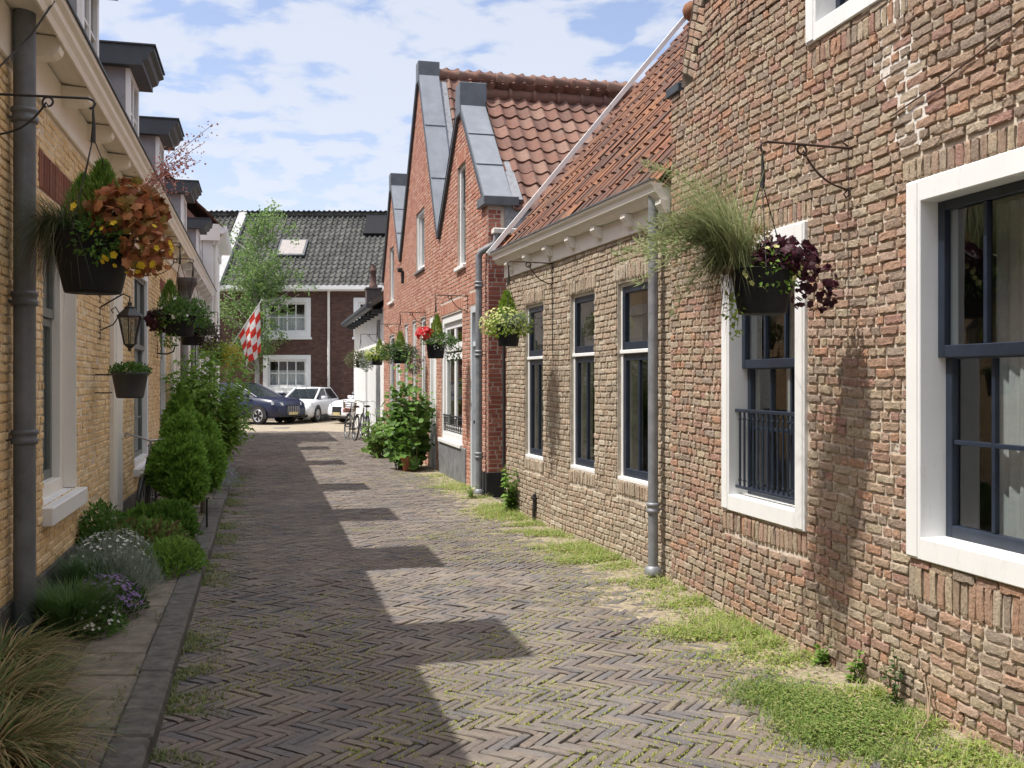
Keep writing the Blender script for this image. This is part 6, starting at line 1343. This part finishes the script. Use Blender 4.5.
# ------------------------------------------------------------------ parked cars
m_tin = plain('dark car glass', (.02, .025, .03), .08, spec=.8); m_rim = plain('alloy', (.45, .45, .46), .35, .7); m_plate = plain('plate', (.50, .42, .20), .5)
def paint(name, c):
    m, t, b = M_(name); b.inputs['Base Color'].default_value = (*c, 1); b.inputs['Roughness'].default_value = .35; b.inputs['Coat Weight'].default_value = .2; b.inputs['Coat Roughness'].default_value = .08; return m
def car(X, Y, rz, label, pm, L=4.0, Wd=1.74, H=1.44, hood=.98, suv=False, open_grille=True):
    r = empty('parked_car', (X, Y, 0), rz, label, 'car', 'cars parked on the crossing road'); hw = Wd/2; wb = L*.62; xf = L*.5-.78*L/4; xr = xf-wb; wr = .335 if suv else .31; zb = .26 if suv else .2
    top = H*.66                                             # belt line
    st = [(-L/2, .80, .42, top*.80), (-L/2+.06, .92, zb+.06, top*.93), (-L/2+.35, .985, zb, top*1.01), (xr, 1.0, zb, top*1.0), (0, 1.0, zb, top*.985), (L*.18, 1.0, zb, top*.965), (xf, .995, zb, hood*.93), (L/2-.35, .965, zb, hood*.87), (L/2-.12, .90, zb+.02, hood*.76), (L/2-.02, .80, zb+.08, hood*.60), (L/2, .72, .36, hood*.52)]
    prof = []
    for (x, w_, z0, z1) in st:
        a = hw*w_; h = z1-z0
        half = [(0, z0), (a*.86, z0), (a*.97, z0+h*.12), (a, z0+h*.42), (a*.985, z0+h*.72), (a*.93, z1-h*.06), (a*.82, z1), (a*.4, z1+.02), (0, z1+.025)]
        ring = half+[(-y, z) for (y, z) in half[-2:0:-1]]; prof.append([(x, y, z) for (y, z) in ring])
    k = len(prof[0]); V = np.array(prof).reshape(-1, 3); F = []; i0 = np.arange(k); i1 = (i0+1) % k
    for s in range(len(prof)-1): F.append(np.stack([s*k+i0, s*k+i1, (s+1)*k+i1, (s+1)*k+i0], 1))
    mb = MB(); mb.add(V, np.concatenate(F), 0, True); mb.add(np.concatenate([V[:k], V[-k:]]), [list(range(k)), list(range(k, 2*k))[::-1]])
    body = mb.build('body', pm, r)
    # cabin
    xa, xb, xc, xd = L*.25, -L*.47, L*.0, -L*.33; wbm, wt = hw*.86, hw*.66; zt = H-.04; zb2 = top*.96
    bot = [(xa, -wbm*.86), (xa-.05*L, -wbm), (xb+.1, -wbm), (xb, -wbm*.8), (xb, wbm*.8), (xb+.1, wbm), (xa-.05*L, wbm), (xa, wbm*.86)]
    up = [(xc, -wt*.9), (xc-.10, -wt), (xd+.08, -wt), (xd, -wt*.85), (xd, wt*.85), (xd+.08, wt), (xc-.10, wt), (xc, wt*.9)]
    mb = MB(); V = [(x, y, zb2) for x, y in bot]+[(x, y, zt-.03) for x, y in up]; mb.add(V, [[i, (i+1) % 8, 8+(i+1) % 8, 8+i] for i in range(8)]); mb.build('window', m_tin, r)
    mb = MB(); V = [(x, y, zt-.035) for x, y in up]+[(x*.96+xc*.02, y*.9, zt+.0) for x, y in up]+[((xc+xd)/2, 0, H)]
    mb.add(V, [[i, (i+1) % 8, 8+(i+1) % 8, 8+i] for i in range(8)], 0, True); mb.add(V, [[8+i, 8+(i+1) % 8, 16] for i in range(8)], 0, True); mb.build('roof', pm, body)
    mb = MB()
    for s in (-1, 1):
        for (p, q) in (((xa, s*wbm*.88, zb2), (xc, s*wt*.93, zt-.02)), ((xb+.06, s*wbm*.95, zb2), (xd+.04, s*wt*.95, zt-.02))): mb.tube([p, q], .045, 6)
        mb.tube([(-.30, s*wbm*1.005, zb2), (-.36, s*wt*1.005, zt-.02)], .028, 6); mb.tube([(xc, s*wt*.97, zt-.03), (xd, s*wt*.97, zt-.03)], .028, 6)
    mb.build('pillar', pm, body)
    for (x, s) in ((xf, 1), (xf, -1), (xr, 1), (xr, -1)):
        y = s*(hw-.11); mb = MB(); mb.lathe([(wr-.12, -.10), (wr-.02, -.115), (wr, -.09), (wr, .09), (wr-.02, .115), (wr-.12, .10)], 24); mb.xform(lambda v: np.stack([v[:, 0]+x, v[:, 2]+y, v[:, 1]+wr], 1)); w_ = mb.build('wheel', m_tyre, r)
        mb = MB(); n = 5
        for i in range(n):
            a = 2*math.pi*i/n; a2 = a+.24; a1 = a-.24; rr = wr-.11; V = [(x+.05*math.cos(a), y+s*.095, wr+.05*math.sin(a)), (x+rr*math.cos(a1), y+s*.105, wr+rr*math.sin(a1)), (x+rr*math.cos(a2), y+s*.105, wr+rr*math.sin(a2))]; mb.add(V, [(0, 1, 2)])
        a = np.linspace(0, 2*math.pi, 25); mb.tube([(x+(wr-.11)*math.cos(q), y+s*.1, wr+(wr-.11)*math.sin(q)) for q in a], .018, 5, 0, False); mb.build('rim', m_rim, w_)
        mb = MB(); mb.lathe([(0, .0), (wr-.1, .0)], 20); mb.xform(lambda v: np.stack([v[:, 0]+x, v[:, 2]+y+s*.06, v[:, 1]+wr], 1)); mb.build('hub', m_tyre, w_)
        mb = MB(); a = np.linspace(-.25, math.pi+.25, 18); R1, R0 = wr+.085, wr-.02; n = len(a)
        V = np.concatenate([np.stack([x+R1*np.cos(a), np.full(n, s*(hw*1.006)), wr+R1*np.sin(a)], 1), np.stack([x+R0*np.cos(a), np.full(n, s*(hw*1.004)), wr+R0*np.sin(a)], 1), np.stack([x+R0*np.cos(a), np.full(n, s*(hw-.25)), wr+R0*np.sin(a)], 1)]); q = np.arange(n-1)
        mb.add(V, np.concatenate([np.stack([q, q+1, n+q+1, n+q], 1), np.stack([n+q, n+q+1, 2*n+q+1, 2*n+q], 1)])); mb.build('wheel_arch', m_black, r)
    for s in (-1, 1):
        z = hood*.72; mb = MB(); V = [(L/2-.05, s*hw*.52, z-.06), (L/2-.09, s*hw*.54, z+.045), (L/2-.33, s*hw*.945, z+.085), (L/2-.28, s*hw*.955, z-.035)]
        V2 = [(x+.03, y+s*.015, zz) for x, y, zz in V]; mb.add(V+V2, [(4, 5, 6, 7), (0, 1, 5, 4), (1, 2, 6, 5), (2, 3, 7, 6), (3, 0, 4, 7)]); mb.build('headlight', plain('lamp glass', (.5, .52, .54), .12, .2, spec=.8), r)
        mb = MB(); mb.box(L*.16, L*.22, s*hw, s*(hw+.17), top*.98, top*1.12, .03); mb.build('mirror', pm, r)
        mb = MB(); mb.box(-L/2+.02, -L/2+.14, s*hw*.6, s*hw*.88, top*.72, top*.9, .02); mb.build('taillight', plain('red lamp', (.35, .01, .01), .2), r)
    mb = MB(); g0, g1_ = hood*.34, hood*.66; mb.prism([(L/2-.02, g0), (L/2+.015, g0), (L/2+.005, g1_), (L/2-.06, g1_)], 1, -hw*.36, hw*.36)
    gr = mb.build('grille', m_black, r)
    if suv:
        mb = MB()
        for i in range(7): y = -hw*.33+i*hw*.11; mb.box(L/2+.01, L/2+.022, y-.012, y+.012, g0+.03, g1_-.03)
        mb.build('grille_bars', m_rim, gr)
    mb = MB(); mb.box(L/2-.06, L/2-.015, -hw*.8, hw*.8, zb+.03, zb+.15, .02); mb.build('bumper_intake', m_black, r)
    mb = MB(); mb.box(L/2+.016, L/2+.028, -.26, .26, g0-.01, g0+.10, .004); mb.build('number_plate', m_plate, r)
    mb = MB(); mb.box(xr+.4, xf-.42, -hw*1.008, hw*1.008, zb+.02, zb+.10, .01); mb.build('door_sill', m_black, r)
    return r
car(-10.5, 39.6, R(-28), 'dark blue sport utility car facing right, nearest the leafy shrub', paint('blue paint', (.004, .008, .036)), 4.7, 1.9, 1.62, 1.1, True)
car(-8.5, 41.6, R(-98), 'small white hatchback parked beside the blue car', paint('white car paint', (.72, .73, .74)), 3.95, 1.74, 1.42, .98)
car(-5.3, 40.3, R(-138), 'white car half hidden behind the bicycles', paint('second white paint', (.70, .71, .73)), 4.1, 1.76, 1.46, 1.0)
